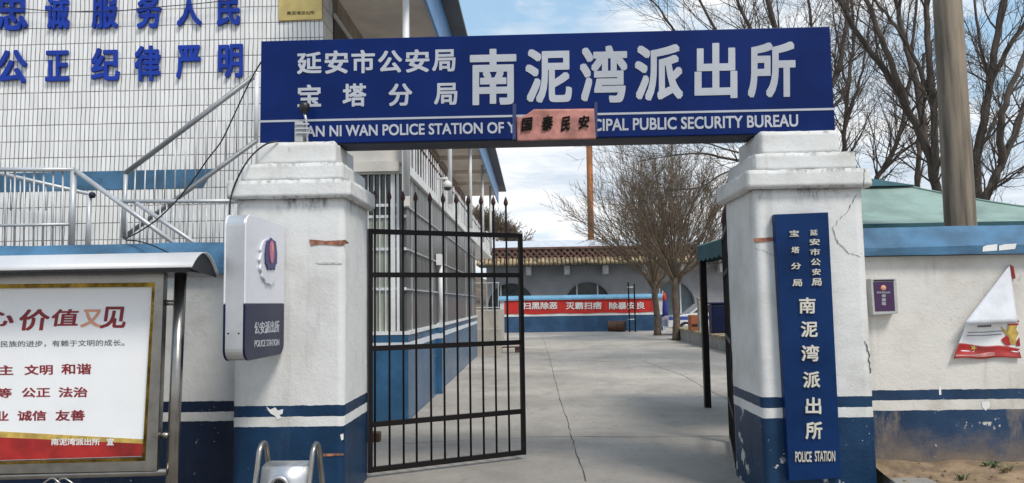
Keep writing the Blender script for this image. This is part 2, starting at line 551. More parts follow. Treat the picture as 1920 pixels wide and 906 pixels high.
def crack(pxs, name, wpx=2.0):
    mb = MB()
    P = []
    for (a, b) in zip(pxs[:-1], pxs[1:]):
        A, B = onG(*a), onG(*b)
        n = max(2, int((B - A).length / .18))
        for i in range(n):
            P.append(A.lerp(B, i / n))
    P.append(onG(*pxs[-1]))
    L, Rr = [], []
    for i, p in enumerate(P):
        t = (P[min(i + 1, len(P) - 1)] - P[max(0, i - 1)]).normalized()
        sd = Vector((t.y, -t.x, 0))
        off = rnd.uniform(-.011, .011) if 0 < i < len(P) - 1 else 0
        wd = rnd.uniform(.35, 1.3) * wpx * .0045
        L.append(p + sd * (off - wd)); Rr.append(p + sd * (off + wd))
    n = len(P)
    mb.add([(q.x, q.y, .004) for q in L + Rr], [(i, i + 1, i + 1 + n, i + n) for i in range(n - 1)])
    return structure(mb.build(name, m_crack))


crack([(1098, 903), (1078, 840), (1062, 785), (1046, 735), (1035, 690), (1022, 645), (1015, 628)], 'ground_crack', 1.2)
crack([(1372, 752), (1330, 733), (1285, 706), (1235, 688), (1205, 676)], 'ground_crack', 1.4)
crack([(985, 820), (1080, 819), (1200, 820), (1300, 819), (1376, 818)], 'ground_joint', 1.6)
crack([(960, 700), (1100, 699), (1230, 700), (1372, 702)], 'ground_joint', 1.0)
crack([(930, 655), (1080, 654), (1240, 655), (1350, 657)], 'ground_joint', .9)
crack([(760, 832), (870, 826), (985, 822)], 'ground_joint', 1.2)

# far scrub hill
hm = MB()
N = 40
hx = [-70 + 150 * i / N for i in range(N + 1)]
for j in range(13):
    for i in range(N + 1):
        x, y = hx[i], 75 + j * 5
        prof = max(0, 10.5 * math.exp(-((x + 24) / 20) ** 2) + 6 * math.exp(-((x - 80) / 26) ** 2))
        k = math.sin(min(1, j / 6) * math.pi / 2) * (1 if j < 9 else (12 - j) / 3)
        hm.v.append((x, y, prof * k + rnd.uniform(-.3, .3) * (prof > .8) - .3))
for j in range(12):
    for i in range(N):
        a = j * (N + 1) + i
        hm.f.append((a, a + 1, a + N + 2, a + N + 1))
structure(hm.build('hill', m_hill, smooth=True))

# dirt verge at the right and its kerb
vm = MB()
NX, NY = 60, 24
X0, X1, Y0, Y1 = 2.80, 9.0, 5.0, 6.62
rv = random.Random(3)
bumps = [(rv.uniform(X0, X1), rv.uniform(Y0, Y1), rv.uniform(.05, .22), rv.uniform(-.015, .035)) for _ in range(130)]
for j in range(NY + 1):
    for i in range(NX + 1):
        x = X0 + (X1 - X0) * i / NX; y = Y0 + (Y1 - Y0) * j / NY
        z = .10 + .11 * (j / NY) ** 1.5
        for bx_, by_, br, bh in bumps:
            d2 = ((x - bx_) ** 2 + (y - by_) ** 2) / br ** 2
            if d2 < 6:
                z += bh * math.exp(-d2)
        if j == 0 or i == NX:
            z = -.05
        vm.v.append((x, y, z))
for j in range(NY):
    for i in range(NX):
        a = j * (NX + 1) + i
        vm.f.append((a, a + 1, a + NX + 2, a + NX + 1))
verge = structure(vm.build('verge', m_dirt, smooth=True))


# ------------------------------------------------------------------ gate pillars
YP = 6.10


def pillar(pxl, pxr, pxrear, side, ztop, tiers, mat, label):
    x0, x1 = at(pxl, 600, YP).x, at(pxr, 600, YP).x
    yr = YP + .87
    root = thing('gate_pillar', ((x0 + x1) / 2, (YP + yr) / 2, 0), label, 'pillar', 'pillars of the gateway')
    z1 = tiers[0][0]
    # shaft subdivided so its edges can wander a little, as hand-plastered corners do
    sh = rough_box(x0, x1, YP, yr, -.05, z1, .06, .0022, .006).build('shaft', mat, root, smooth=True)
    for (za, zb, ov) in tiers:
        rough_box(x0 - ov, x1 + ov, YP - ov, yr + ov, za + .001, zb, .035, .005, .0075).build('cap_tier', mat, root, smooth=True)
    return root, x0, x1, yr


zt = [at(545, y, YP - .06).z for y in (371, 337)] + [at(545, 305, YP).z, at(545, 266, YP + .1).z]
TI = [(zt[0], zt[1], .065), (zt[1], zt[2], -.02), (zt[2], zt[3], -.11)]
pl, PLX0, PLX1, PLYR = pillar(441, 645, 688, 1, 0, TI, m_pillar, 'white gate pillar with navy foot carrying the white and navy lamp box')
pr, PRX0, PRX1, PRYR = pillar(1422, 1628, 1368, -1, 0, TI, m_pillar_r, 'cracked white gate pillar with navy foot behind the tall vertical blue sign')
ZTOP = zt[3]


def jag(pxs, Y, wd, mat, name, parent):
    """hairline crack in the plaster as a thin sliver on the face"""
    P = []
    for (a, b) in zip(pxs[:-1], pxs[1:]):
        A, B = at(*a, Y), at(*b, Y)
        for i in range(6):
            P.append(A.lerp(B, i / 6) + Vector((rnd.uniform(-.008, .008), 0, rnd.uniform(-.008, .008)) if i else (0, 0, 0)))
    P.append(at(*pxs[-1], Y))
    mb = MB()
    n = len(P)
    top = [p + Vector((wd * rnd.uniform(.4, 1), 0, wd * .3)) for p in P]
    mb.add(P + top, [(i, i + 1, i + 1 + n, i + n) for i in range(n - 1)])
    return mb.build(name, mat, parent)


jag([(1606, 365), (1590, 395), (1572, 412), (1560, 428), (1570, 455), (1590, 475), (1612, 482)], YP - .005, .007, m_crack, 'crack', pr)
jag([(1621, 640), (1628, 660), (1631, 700)], YP - .005, .009, m_crack, 'crack', pr)
jag([(1621, 318), (1619, 352)], YP - .068, .006, m_crack, 'crack', pr)
jag([(1415, 465), (1440, 475), (1455, 483)], YP - .005, .004, m_crack, 'crack', pr)


def patch(pxs, Y, mat, name, parent, th=.003):
    mb = MB().prism([at(x, y, Y) for x, y in pxs], (0, -th, 0))
    return mb.build(name, mat, parent)


patch([(580, 449), (612, 452), (648, 450), (655, 456), (640, 461), (600, 458), (583, 461)], YP - .004, m_tape, 'tape_residue', pl)
patch([(606, 851), (644, 850), (644, 854), (606, 856)], YP - .004, m_tape, 'tape_residue', pl)
patch([(1413, 447), (1452, 445), (1452, 452), (1414, 455)], YP - .004, m_tape, 'tape_residue', pr)
patch([(499, 762), (507, 768), (516, 764), (521, 770), (531, 767), (530, 776), (524, 778), (528, 784), (520, 787), (516, 780), (508, 776), (503, 770)], YP - .004, m_whitepaint, 'paint_chip', pl, .001)
patch([(638, 815), (644, 813), (644, 824), (640, 826)], YP - .004, m_whitepaint, 'paint_chip', pl, .001)
patch([(590, 493), (612, 492), (642, 493.5), (641, 495.5), (600, 495.5)], YP - .004, M('scuff_grey', (.5, .49, .48), .8, vs=30, var=.3), 'scuff', pl, .0004)

# ------------------------------------------------------------------ the big sign across the gate
YS = 6.36
A, B, Cc, D = at(487, 75, YS), at(1565, 51.5, YS), at(1566, 241, YS), at(487, 266, YS)
SX0, SX1 = D.x, Cc.x
sz0, sz1 = ZTOP + .004, (A.z + B.z) / 2
sign = thing('gate_sign', ((SX0 + SX1) / 2, YS + .15, sz0), 'long blue gateway sign with large silver characters spanning the two pillars', 'sign')
MB().box(SX0, SX1, YS, YS + .30, sz0 + .012, sz1).build('sign_panel', m_sign, sign, bevel=.006)
mb = MB().box(SX0 + .02, SX1 - .02, YS + .012, YS + .30, sz0, sz0 + .011)
for k in range(9):
    x = SX0 + .3 + k * (SX1 - SX0 - .6) / 8
mb.build('bottom_frame', m_sign_under, sign)
mb = MB().prism([at(487, 226.2, YS), at(1566, 202.5, YS), at(1566, 206.5, YS), at(487, 230, YS)], (0, -.004, 0))
mb.build('white_line', m_letter, sign)
LB = YS - .001
mb = MB()
for ch, x0, x1, y0, y1 in [('延', 557, 603, 98, 139), ('安', 609, 653, 95, 138.5), ('市', 659, 703, 94, 137.6), ('公', 709, 754, 95, 136.6), ('安', 760.6, 805, 93, 136), ('局', 810.5, 854, 93, 134.5)]:
    text_px(MB(), ch, x0, x1, y0, y1, LB, .004, .026, 1).build('character', m_letter, sign)
mb = MB()
for ch, x0, x1, y0, y1 in [('宝', 558, 602, 159, 200.6), ('塔', 642.6, 687, 157, 200), ('分', 728.6, 773, 157, 199), ('局', 814, 857.6, 156, 197)]:
    text_px(MB(), ch, x0, x1, y0, y1, LB, .004, .026, 1).build('character', m_letter, sign)
mb = MB()
for ch, x0, x1, y0, y1 in [('南', 881, 968, 92, 197), ('泥', 985, 1072, 92, 193), ('湾', 1087, 1176, 86, 193), ('派', 1190, 1280, 84, 189), ('出', 1302, 1382, 81, 185), ('所', 1402, 1491, 79, 183)]:
    text_px(MB(), ch, x0, x1, y0, y1, LB, .005, .030, 2).build('character', m_letter, sign)
mb = MB()
text_px(MB(), 'NAN NI WAN POLICE STATION OF Y', 557, 967, 232.5, 253.5, LB, .003, .022, 8).build('lettering', m_letter, sign)
text_px(MB(), 'CIPAL PUBLIC SECURITY BUREAU', 1111, 1496, 219, 242, LB, .003, .022, 9).build('lettering', m_letter, sign)

# salmon paper taped over the sign
yp = YS - .022
pc = [at(968, 217, yp), at(986, 214, yp), at(1000, 207, yp), at(1114, 204, yp), at(1117, 260, yp), at(970, 265, yp)]
NXp, NYp = 36, 14
mb = MB()
rp = random.Random(8)
ul, ur, ll, lr = at(968, 206, yp), at(1114, 204, yp), at(970, 265, yp), at(1117, 261, yp)
for j in range(NYp + 1):
    for i in range(NXp + 1):
        a, b = i / NXp, j / NYp
        bb = b
        if a < .22:                               # torn, folded upper corner
            lim = .24 * (1 - (a / .22) ** 2)
            bb = lim + (1 - lim) * b
        p = (ul.lerp(ur, a)).lerp(ll.lerp(lr, a), bb)
        p.y -= .010 * (.5 + .5 * math.sin(7 * a + 5 * b)) * math.sin(math.pi * a) + rp.uniform(0, .006)
        mb.v.append(tuple(p))
for j in range(NYp):
    for i in range(NXp):
        q = j * (NXp + 1) + i
        mb.f.append((q, q + 1, q + NXp + 2, q + NXp + 1))
paper = thing('paper_notice', (ll + lr) / 2, 'salmon pink paper with four brushed characters taped over the gateway sign', 'notice')
mb.build('sheet', m_paper, paper, smooth=True, solid=.001)
mb = MB()
for ch, x0, x1, y0, y1, sh in [('国', 977, 997, 221, 246, .1), ('泰', 1015, 1036, 217, 245, .1), ('民', 1051, 1068, 219, 246, .15), ('安', 1084, 1104, 217, 241, .1)]:
    text_px(MB(), ch, x0, x1, y0, y1, yp - .019, .002, .036, 3, sh).build('character', m_ink, paper)
for xs_ in ((961, 968, 195, 262), (1114, 1120, 192, 258)):
    MB().prism([at(xs_[0], xs_[2], YS), at(xs_[1], xs_[2], YS), at(xs_[1], xs_[3], YS), at(xs_[0], xs_[3], YS)], (0, -.009, 0)).build('tape', m_clear, paper)

# camera mast on the left pillar, in front of the sign
p0 = at(567, 262, 6.28)
cm = thing('surveillance_camera', (p0.x, 6.28, ZTOP), 'black ball camera on a short grey bracket atop the lamp-box pillar', 'camera')
MB().box(at(556, 262, 6.28).x, at(571, 262, 6.28).x, 6.22, 6.30, ZTOP + .001, at(560, 231, 6.28).z).build('junction_box', m_grey, cm, bevel=.006)
mb = MB()
for yy in (238, 246, 254):
    z = at(560, yy, 6.28).z
    mb.box(at(554, yy, 6.2).x, at(579, yy, 6.2).x, 6.205, 6.219, z, z + .012)
mb.build('clamp', m_steel_soft, cm)
zb = at(570, 215, 6.28).z
MB().tube([(at(576, 262, 6.26).x, 6.26, ZTOP + .001), (at(574, 240, 6.26).x, 6.26, zb - .05), (at(571, 222, 6.26).x, 6.25, zb + .01)], .012, 8).build('bracket', m_steel_soft, cm, smooth=True)
MB().lathe((at(571, 215, 6.25).x, 6.25, zb), [(.0, 0), (.025, .004), (.042, .03), (.046, .06), (.042, .085), (.025, .098), (0, .1)], 18).build('camera_ball', m_black, cm, smooth=True)

# ------------------------------------------------------------------ vertical sign on the right pillar
YV = YP - .075
f4 = [at(1452, 402, YV), at(1553, 398, YV), at(1578, 897, YV), at(1480, 903, YV)]
vs_ = thing('station_nameplate', (f4[2] + f4[3]) / 2, 'tall dark blue signboard with pale raised characters leaning on the cracked pillar', 'sign')
MB().prism(f4, (0, .07, 0)).build('board', m_vsign, vs_, bevel=.004)
for rows in ([('宝', 1479.5, 1497, 432, 444), ('塔', 1483, 1498, 463, 475), ('分', 1482.5, 1501, 493, 505), ('局', 1485, 1503, 524, 537)],
             [('延', 1518, 1532, 431, 442), ('安', 1517, 1536, 448, 460), ('市', 1518, 1536.5, 466.5, 479), ('公', 1519.6, 1537.6, 485, 498), ('安', 1522, 1537.6, 504, 516), ('局', 1521, 1539.5, 522, 536)],
             [('南', 1497.5, 1528, 558, 588), ('泥', 1501, 1532, 602.6, 632), ('湾', 1502, 1534.7, 647, 677.5), ('派', 1505, 1536.7, 696.7, 727), ('出', 1509.6, 1538.7, 745, 776), ('所', 1509.6, 1540.7, 791, 823)]):
    for ch, x0, x1, y0, y1 in rows:
        text_px(MB(), ch, x0, x1, y0, y1, YV - .001, .014, .02, .4).build('character', m_gold_letter, vs_)
mb = MB()
text_px(mb, 'POLICE', 1490.6, 1521, 846.5, 866, YV - .001, .012, .012, .2)
text_px(mb, 'STATION', 1527, 1565, 845.5, 865, YV - .001, .012, .012, .2)
mb.build('lettering', m_gold_letter, vs_)

# ------------------------------------------------------------------ projecting lamp box on the left pillar
XB = -2.06
zt0, zt1 = onX(460, 678, XB).z, onX(460, 399, XB).z
ya, yb = onX(460, 540, XB).y, YP - .004
lb = thing('lamp_box', (XB - .08, (ya + yb) / 2, zt0), 'projecting white and navy lamp box with rounded corners fixed to the gate pillar', 'lamp box')


def rrect(y0, y1, z0, z1, r, n=6):
    pts = []
    for cy, cz, a0 in ((y1 - r, z1 - r, 0), (y0 + r, z1 - r, 90), (y0 + r, z0 + r, 180), (y1 - r, z0 + r, 270)):
        for k in range(n + 1):
            a = R(a0 + 90 * k / n)
            pts.append((cy + r * math.cos(a), cz + r * math.sin(a)))
    return pts


ZSP = onX(460, 570, XB).z
MB().prism([(XB - .145, y, z) for y, z in rrect(ya + .004, yb, zt0 + .004, zt1 - .004, .085)], (.13, 0, 0)).build('rim', m_steel_soft, lb, bevel=.004)


def face_panel(xa, th):
    pts = rrect(ya, yb - .012, zt0, zt1, .09)
    up = [(y, z) for y, z in pts if z > ZSP]
    lo = [(y, z) for y, z in pts if z <= ZSP]
    up = up + [(ya, ZSP + .001), (yb - .012, ZSP + .001)]
    lo = [(ya, ZSP - .001)] + lo + [(yb - .012, ZSP - .001)]
    MB().prism([(xa, y, z) for y, z in up], (th, 0, 0)).build('upper_face', m_boxwhite, lb, bevel=.006)
    MB().prism([(xa, y, z) for y, z in lo], (th, 0, 0)).build('lower_face', m_boxnavy, lb, bevel=.006)


face_panel(XB - .0149, .0149)
face_panel(XB - .16, .0149)
mb = MB()
put_text(mb, '公安派出所', onX(477, 604, XB), onX(523, 601, XB), onX(477, 628, XB), .004, .012, (1, 0, 0))
put_text(mb, 'POLICE STATION', onX(477, 638, XB), onX(523, 636, XB), onX(477, 651, XB), .003, .008, (1, 0, 0))
mb.build('lettering', m_letter, lb)
out_ = [(489, 455), (484, 469), (487, 473), (482, 488), (486, 492), (483, 506), (488, 509), (487, 521), (493, 523), (495, 533), (501, 531), (505, 537), (509, 529),
        (513, 528), (512, 519), (516, 513), (513, 506), (514, 470), (511, 452), (502, 447), (493, 449)]
for _ in range(2):                            # round the petals off
    out_ = [q for (x0, y0), (x1, y1) in zip(out_, out_[1:] + out_[:1]) for q in ((x0 * .75 + x1 * .25, y0 * .75 + y1 * .25), (x0 * .25 + x1 * .75, y0 * .25 + y1 * .75))]
emb = MB().prism([(XB + .0005, q.y, q.z) for q in (onX(x, y, XB) for x, y in out_)], (.018, 0, 0)).build('emblem', m_boxwhite, lb, bevel=.004)


def shield(x0, x1, y0, y1):
    o = [(.5, 0), (.68, .08), (.85, .1), (.92, .22), (1, .5), (.98, .8), (.86, .84), (.8, 1), (.62, .93), (.5, 1), (.38, .93), (.2, 1), (.14, .84), (.02, .8), (0, .5), (.08, .22), (.15, .1), (.32, .08)]
    return [onX(x0 + (x1 - x0) * a, y0 + (y1 - y0) * b, XB) for a, b in o]


MB().prism([(XB + .02, p.y, p.z) for p in shield(491, 513, 446, 507)], (.010, 0, 0)).build('shield', m_emnavy, emb)
q = onX(502, 473, XB)
pts = [(XB + .0302, q.y + .045 * math.cos(a), q.z + .088 * math.sin(a)) for a in [2 * math.pi * k / 20 for k in range(20)]]
MB().prism(pts, (.006, 0, 0)).build('shield_centre', m_pink, emb)
st_ = [(XB + .0364, q.y + (.02 if k % 2 == 0 else .009) * math.sin(math.pi * k / 5), q.z + .03 + (.036 if k % 2 == 0 else .015) * math.cos(math.pi * k / 5)) for k in range(10)]
MB().prism(st_, (.003, 0, 0)).build('star', m_orange, emb)
mb = MB()
for z in (zt0 + .2,):
    for xx in (XB - .12, XB - .045):
        mb.lathe((xx, ya + .0035, z), [(.007, 0), (.006, .004)], 10, (0, -1, 0))
mb.build('screw', m_black, lb)

# ------------------------------------------------------------------ boundary walls
def wall(name, xa, xb, yw, zc0, zfold, zridge, mat, label, zbase=-.05, ov=.09, skew=0):
    root = thing(name, ((xa + xb) / 2, yw + .12, 0), label, 'wall', 'boundary walls beside the gate')
    f = lambda x: yw + skew * (x - xa)
    MB().prism([(xa, f(xa), zbase), (xb, f(xb), zbase), (xb, f(xb) + .24, zbase), (xa, f(xa) + .24, zbase)], (0, 0, zc0 - .002 - zbase)).build('wall_face', mat, root)
    prof = [(-ov, zc0), (-ov, zfold), (.12, zridge), (.24 + ov, zfold), (.24 + ov, zc0)]
    n = 24
    mb = MB()
    rw = random.Random(int(abs(xa) * 100))
    for i in range(n + 1):
        x = xa + (xb - xa) * i / n
        for y, z in prof:
            mb.v.append((x, f(x) + y + rw.uniform(-.004, .004), z + rw.uniform(-.006, .006)))
    k = len(prof)
    for i in range(n):
        for j in range(k):
            a, b = i * k + j, i * k + (j + 1) % k
            mb.f.append((a, b, b + k, a + k))
    mb.f += [tuple(range(k))[::-1], tuple(n * k + j for j in range(k))]
    cp = mb.build('coping', m_coping, root)
    return root


YWL = 6.55
wl = wall('boundary_wall', -11, PLX0, YWL, at(300, 515, YWL - .09).z, at(300, 503, YWL - .09).z, at(300, 456, YWL + .12).z, m_wall_l,
          'whitewashed wall with navy foot and blue coping behind the notice board')
YWR = 6.50
wr = wall('boundary_wall', PRX1, 11, YWR, at(1770, 478, YWR - .09).z, at(1770, 462, YWR - .09).z, at(1770, 425, YWR + .12).z, m_wall_r,
          'muddy whitewashed wall with blue coping behind the torn poster')
patch([(1843, 463), (1850, 460), (1870, 458), (1869, 470), (1842, 472)], YWR - .093, m_whitepaint, 'paint_chip', wr, .002)
patch([(1873, 461), (1885, 458), (1906, 457), (1903, 467), (1873, 470)], YWR - .093, m_whitepaint, 'paint_chip', wr, .002)
patch([(1760, 725), (1764, 725), (1765, 740), (1761, 741)], YWR - .002, m_whitepaint, 'paint_chip', wr, .001)
patch([(1840, 754), (1855, 753), (1857, 762), (1848, 770), (1842, 764)], YWR - .002, m_whitepaint, 'paint_chip', wr, .001)

# small purple contact box on the right wall
yb_ = YWR - .10
sb = thing('contact_box', at(1657, 592, YWR), 'small grey framed box with purple face on the muddy wall', 'box')
q = [at(1632, 523, yb_), at(1681, 521, yb_), at(1685, 588, yb_), at(1637, 591, yb_)]
MB().prism(q, (0, .0985, 0)).build('box_body', m_grey, sb, bevel=.006)
MB().prism([at(1637, 529, yb_), at(1675, 528, yb_), at(1678, 583, yb_), at(1641, 584, yb_)], (0, -.003, 0)).build('print_face', m_purple, sb)
mb = MB()
for k, ch in enumerate('举报箱'):
    text_px(mb, ch, 1653, 1661, 552 + k * 7.2, 558.2 + k * 7.2, yb_ - .0035, .002, .02)
text_px(mb, '南泥湾派出所', 1644, 1669, 546.5, 550.5, yb_ - .0035, .002, .01)
mb.build('lettering', m_letter, sb)
q = at(1656, 540, yb_)
MB().lathe((q.x, yb_ - .0032, q.z), [(.024, 0), (.02, .004), (.001, .006)], 14, (0, -1, 0)).build('emblem', m_orange, sb, smooth=True)
MB().box(at(1638, 526, yb_).x, at(1676, 526, yb_).x, yb_ - .004, yb_ - .0005, at(1650, 527.5, yb_).z, at(1650, 524.5, yb_).z).build('slot', m_black, sb)

# torn poster with its upper part folded over
ypo = YWR - .006
po = thing('torn_poster', at(1848, 672, YWR), 'peeling poster with red foot whose white back is folded forward', 'poster')
pTL, pTR, pBL, pBR = at(1808, 606, ypo), at(1905, 600, ypo), at(1783, 672, ypo), at(1912, 670, ypo)


def pp_(u, v, off=0.0):
    q = pTL.lerp(pTR, u).lerp(pBL.lerp(pBR, u), v)
    lift = .030 * max(0, .35 - u) ** 1.5 * 4 + .022 * max(0, v - .8) * 5 * (.4 + .6 * math.sin(5 * u + .6) ** 2) + .004 * math.sin(9 * u + 4 * v)
    return Vector((q.x, q.y - .004 - abs(lift) - off, q.z + .006 * math.sin(11 * u) * v))


def sheet_part(name, mat, top, bot, off, u0=0.0, u1=1.0):
    mb = MB()
    n, k = 24, 8
    for i in range(n + 1):
        u = u0 + (u1 - u0) * i / n
        for j in range(k + 1):
            mb.v.append(tuple(pp_(u, top(u) + (bot(u) - top(u)) * j / k, off)))
    mb.f += [(i * 9 + j, (i + 1) * 9 + j, (i + 1) * 9 + j + 1, i * 9 + j + 1) for i in range(n) for j in range(k)]
    return mb.build(name, mat, po, smooth=True, solid=.0008)


sheet_part('sheet', m_poster, lambda u: 0, lambda u: 1, 0)
mb = MB()
a, b, c_ = at(1893, 497, ypo - .012), at(1808, 607, ypo - .11), at(1906, 604, ypo - .05)
n = 14
for i in range(n + 1):                        # curled triangular flap
    l, r_ = a.lerp(b, i / n), a.lerp(c_, i / n)
    for j in range(9):
        p = l.lerp(r_, j / 8)
        p.y -= .04 * math.sin(math.pi * j / 8 * .9) * (i / n)
        mb.v.append(tuple(p))
for i in range(n):
    for j in range(8):
        q = i * 9 + j
        mb.f.append((q, q + 1, q + 10, q + 9))
mb.build('folded_flap', M('poster_back', (.70, .72, .76), .6, var=.16, vs=5), po, smooth=True, solid=.001)
MB().prism([at(1893, 496, ypo - .014), at(1900, 500, ypo - .01), at(1904, 522, ypo - .006), at(1899, 523, ypo - .006)], (0, -.003, 0)).build('red_corner', m_red, po)
sheet_part('red_foot', m_red, lambda u: .56 + .2 * u + .02 * math.sin(6 * u), lambda u: 1.0, .0025)
sheet_part('pink_strip', m_redpale, lambda u: .88 + .04 * math.sin(9 * u), lambda u: .955, .0045, .02, .62)  # paler pink strip along the red foot
def on_sheet(px, py, off):
    v = (py - 604) / 67
    l, r_ = 1808 - 25 * v, 1905 + 7 * v
    return pp_((px - l) / (r_ - l), v, off)


def print_patch(name, mat, pxs, off):
    c = [on_sheet(x, y, off) for x, y in pxs]
    return MB().prism(c, (0, -.0012, 0)).build(name, mat, po)


print_patch('star', m_yellow, [(1824 + (7 if k % 2 == 0 else 2.6) * math.sin(math.pi * k / 5 + .3), 652 - (6.5 if k % 2 == 0 else 2.4) * math.cos(math.pi * k / 5 + .3)) for k in range(10)], .006)
print_patch('gold_print', m_yellow, [(1888, 613), (1906, 613), (1904, 620), (1908, 628), (1903, 638), (1902, 648), (1893, 647), (1891, 636), (1885, 630), (1878, 622), (1875, 613), (1887, 625)], .006)
print_patch('red_print', m_red, [(1888, 605), (1909, 605), (1909, 608), (1888, 608)], .007)
print_patch('red_print', m_red, [(1888, 610), (1908, 610), (1908, 613), (1888, 613)], .007)
print_patch('red_print', m_red, [(1886, 631), (1891, 638), (1893, 649), (1886, 650), (1879, 644), (1876, 638)], .007)
print_patch('red_print', m_red, [(1909, 634), (1911, 650), (1903, 650), (1904, 641)], .007)
mb = MB()
for (x0, x1, y) in [(1832, 1853, 610), (1812, 1876, 622), (1810, 1874, 628)]:
    x = x0
    while x < x1:
        wd = rnd.uniform(2.2, 4)
        h = 3.5 if y == 610 else 1.4
        mb.prism([on_sheet(x, y, .005), on_sheet(x + wd, y, .005), on_sheet(x + wd, y + h, .005), on_sheet(x, y + h, .005)], (0, -.001, 0))
        x += wd + .9
mb.build('fine_print', m_greytext, po)

# kerb slab and weeds on the verge
kb = thing('kerb_stone', onG(1690, 890, .1), 'broken concrete kerb slab lying at the foot of the cracked pillar', 'kerb')
kz = .16
k4 = [onG(1641, 866, kz), onG(1690, 872, kz), onG(1780, 915, kz), onG(1700, 930, kz)]
MB().prism([(p.x, p.y, -.03) for p in k4], (0, 0, .03 + kz)).build('slab', m_conc, kb, bevel=.012)
jm = MB()
P = [onG(1668, 877, kz), onG(1690, 885, kz), onG(1715, 889, kz), onG(1735, 891, kz)]
jm.add([(p.x, p.y, kz + .003) for p in P] + [(p.x + .01, p.y - .02, kz + .003) for p in P], [(i, i + 1, i + 5, i + 4) for i in range(3)])
jm.build('crack', m_crack, kb)


mb = MB()
rc_ = random.Random(21)
for k in range(170):
    x, y = rc_.uniform(X0, 6.6), rc_.uniform(5.1, 6.45)
    z = .10 + .11 * ((y - Y0) / (Y1 - Y0)) ** 1.5
    sz = rc_.uniform(.008, .03) * (1.6 if rc_.random() < .1 else 1)
    vs_k = []
    for a in range(6):
        an = a * math.pi / 3 + rc_.uniform(-.3, .3)
        vs_k.append((x + sz * math.cos(an), y + sz * math.sin(an) * .9, z - .01))
    vs_t = [(x + (p[0] - x) * rc_.uniform(.4, .8), y + (p[1] - y) * rc_.uniform(.4, .8), z + sz * rc_.uniform(.5, .9)) for p in vs_k]
    mb.add(vs_k + vs_t, [tuple(range(6, 12))] + [(i, (i + 1) % 6, (i + 1) % 6 + 6, i + 6) for i in range(6)])
cl = mb.build('gravel', m_dirt)
cl['kind'] = 'stuff'
cl['label'] = 'loose earth clods and gravel scattered over the dirt verge'


def weed(px, py, h, n, mat, seed, label):
    r = random.Random(seed)
    b = onG(px, py, .15)
    mb = MB()
    for k in range(n):
        a = r.uniform(0, 6.28); L = h * r.uniform(.6, 1.1); wd = .006 + .006 * r.random()
        d = Vector((math.cos(a), math.sin(a), 0)); s = Vector((-d.y, d.x, 0)) * wd
        o = b + d * r.uniform(0, .03)
        sp = r.uniform(.25, .9)
        pts = [o, o + d * L * sp * .3 + Vector((0, 0, L * .5)), o + d * L * sp * .8 + Vector((0, 0, L * .85)), o + d * L * sp * 1.15 + Vector((0, 0, L * .8))]
        mb.add([pts[0] - s * .6, pts[0] + s * .6, pts[1] - s, pts[1] + s, pts[2] - s * .8, pts[2] + s * .8, pts[3]], [(0, 1, 3, 2), (2, 3, 5, 4), (4, 5, 6)])
    return tag(mb.build('weed', mat), label, 'weed', 'weeds on the dirt verge')


weed(1858, 888, .11, 34, m_weed, 1, 'bushy green weed tuft on the dirt below the muddy wall')
weed(1828, 885, .09, 22, m_weed, 2, 'low green weed just left of the bushy weed tuft')
weed(1885, 893, .10, 22, m_dry, 3, 'straw coloured weed right of the bushy green weed')
weed(1735, 872, .13, 6, m_dry, 4, 'single dry stalk beside the broken kerb slab')
weed(1803, 902, .07, 12, m_weed, 5, 'small green sprout at the lower frame edge')

# ------------------------------------------------------------------ gate leaves
def gate_leaf(H, E, zs, ts, label, tip):
    H, E = Vector((H[0], H[1], 0)), Vector((E[0], E[1], 0))
    d = (E - H); L = d.length; d.normalize()
    nrm = Vector((d.y, -d.x, 0))
    root = thing('gate_leaf', (H.x, H.y, 0), label, 'gate', 'black iron gate leaves')

    def barbox(s0, s1, z0, z1, th):
        p = [H + d * s0 - nrm * th / 2, H + d * s1 - nrm * th / 2, H + d * s1 + nrm * th / 2, H + d * s0 + nrm * th / 2]
        return MB().prism([(q.x, q.y, z0) for q in p], (0, 0, z1 - z0))
    hh = .024
    for z in zs:
        barbox(.041, L - .041, z - hh, z + hh, .034).build('rail', m_gate, root)
    barbox(0, .04, zs[-1] - hh, zs[0] + hh, .042).build('stile', m_gate, root)
    barbox(L - .04, L, zs[-1] - hh, zs[0] + hh, .042).build('stile', m_gate, root)
    for t in ts:
        p = H + d * (t * L)
        zt_ = zs[0] + tip
        b = MB().tube([(p.x, p.y, zs[-1]), (p.x, p.y, zt_ - .10)], .0105, 8).build('bar', m_gate, root, smooth=True)
        MB().lathe((p.x, p.y, zt_ - .115), [(.006, 0), (.012, .012), (.011, .02), (.025, .05), (.018, .085), (.002, .125)], 8).build('spear_tip', m_spear, b)
    return root


YH, YE = 6.98, 7.76
H0, E0 = at(690, 600, YH), at(981, 600, YE)
zs = [at(690, y, YH).z for y in (434, 515.5, 654, 797, 882)]
ts = []
for bx in (703, 730, 756, 780, 807, 832, 857, 880, 904, 927.5, 951):
    r_ = ray(bx, 560); s = r_.x / r_.y
    ts.append((s * H0.y - H0.x) / ((E0.x - H0.x) - s * (E0.y - H0.y)))
gate_leaf((H0.x, YH), (E0.x, YE), zs, ts, 'black iron gate leaf with spear tips standing open across the left half', .40)
H1, E1 = at(1372, 600, 7.03), at(1362, 600, 8.55)
gate_leaf((H1.x, 7.03), (E1.x, 8.55), zs, [(i + .6) / 11.4 for i in range(11)], 'black iron gate leaf folded back edge-on against the right pillar', .25)

# ------------------------------------------------------------------ notice board at the far left
YB = 5.2
bd = thing('notice_board', (at(120, 880, YB).x, YB, 0), 'stainless steel notice board with curved canopy holding a white and red poster', 'notice board')
XL = -4.6                                     # where the board ends beyond the picture


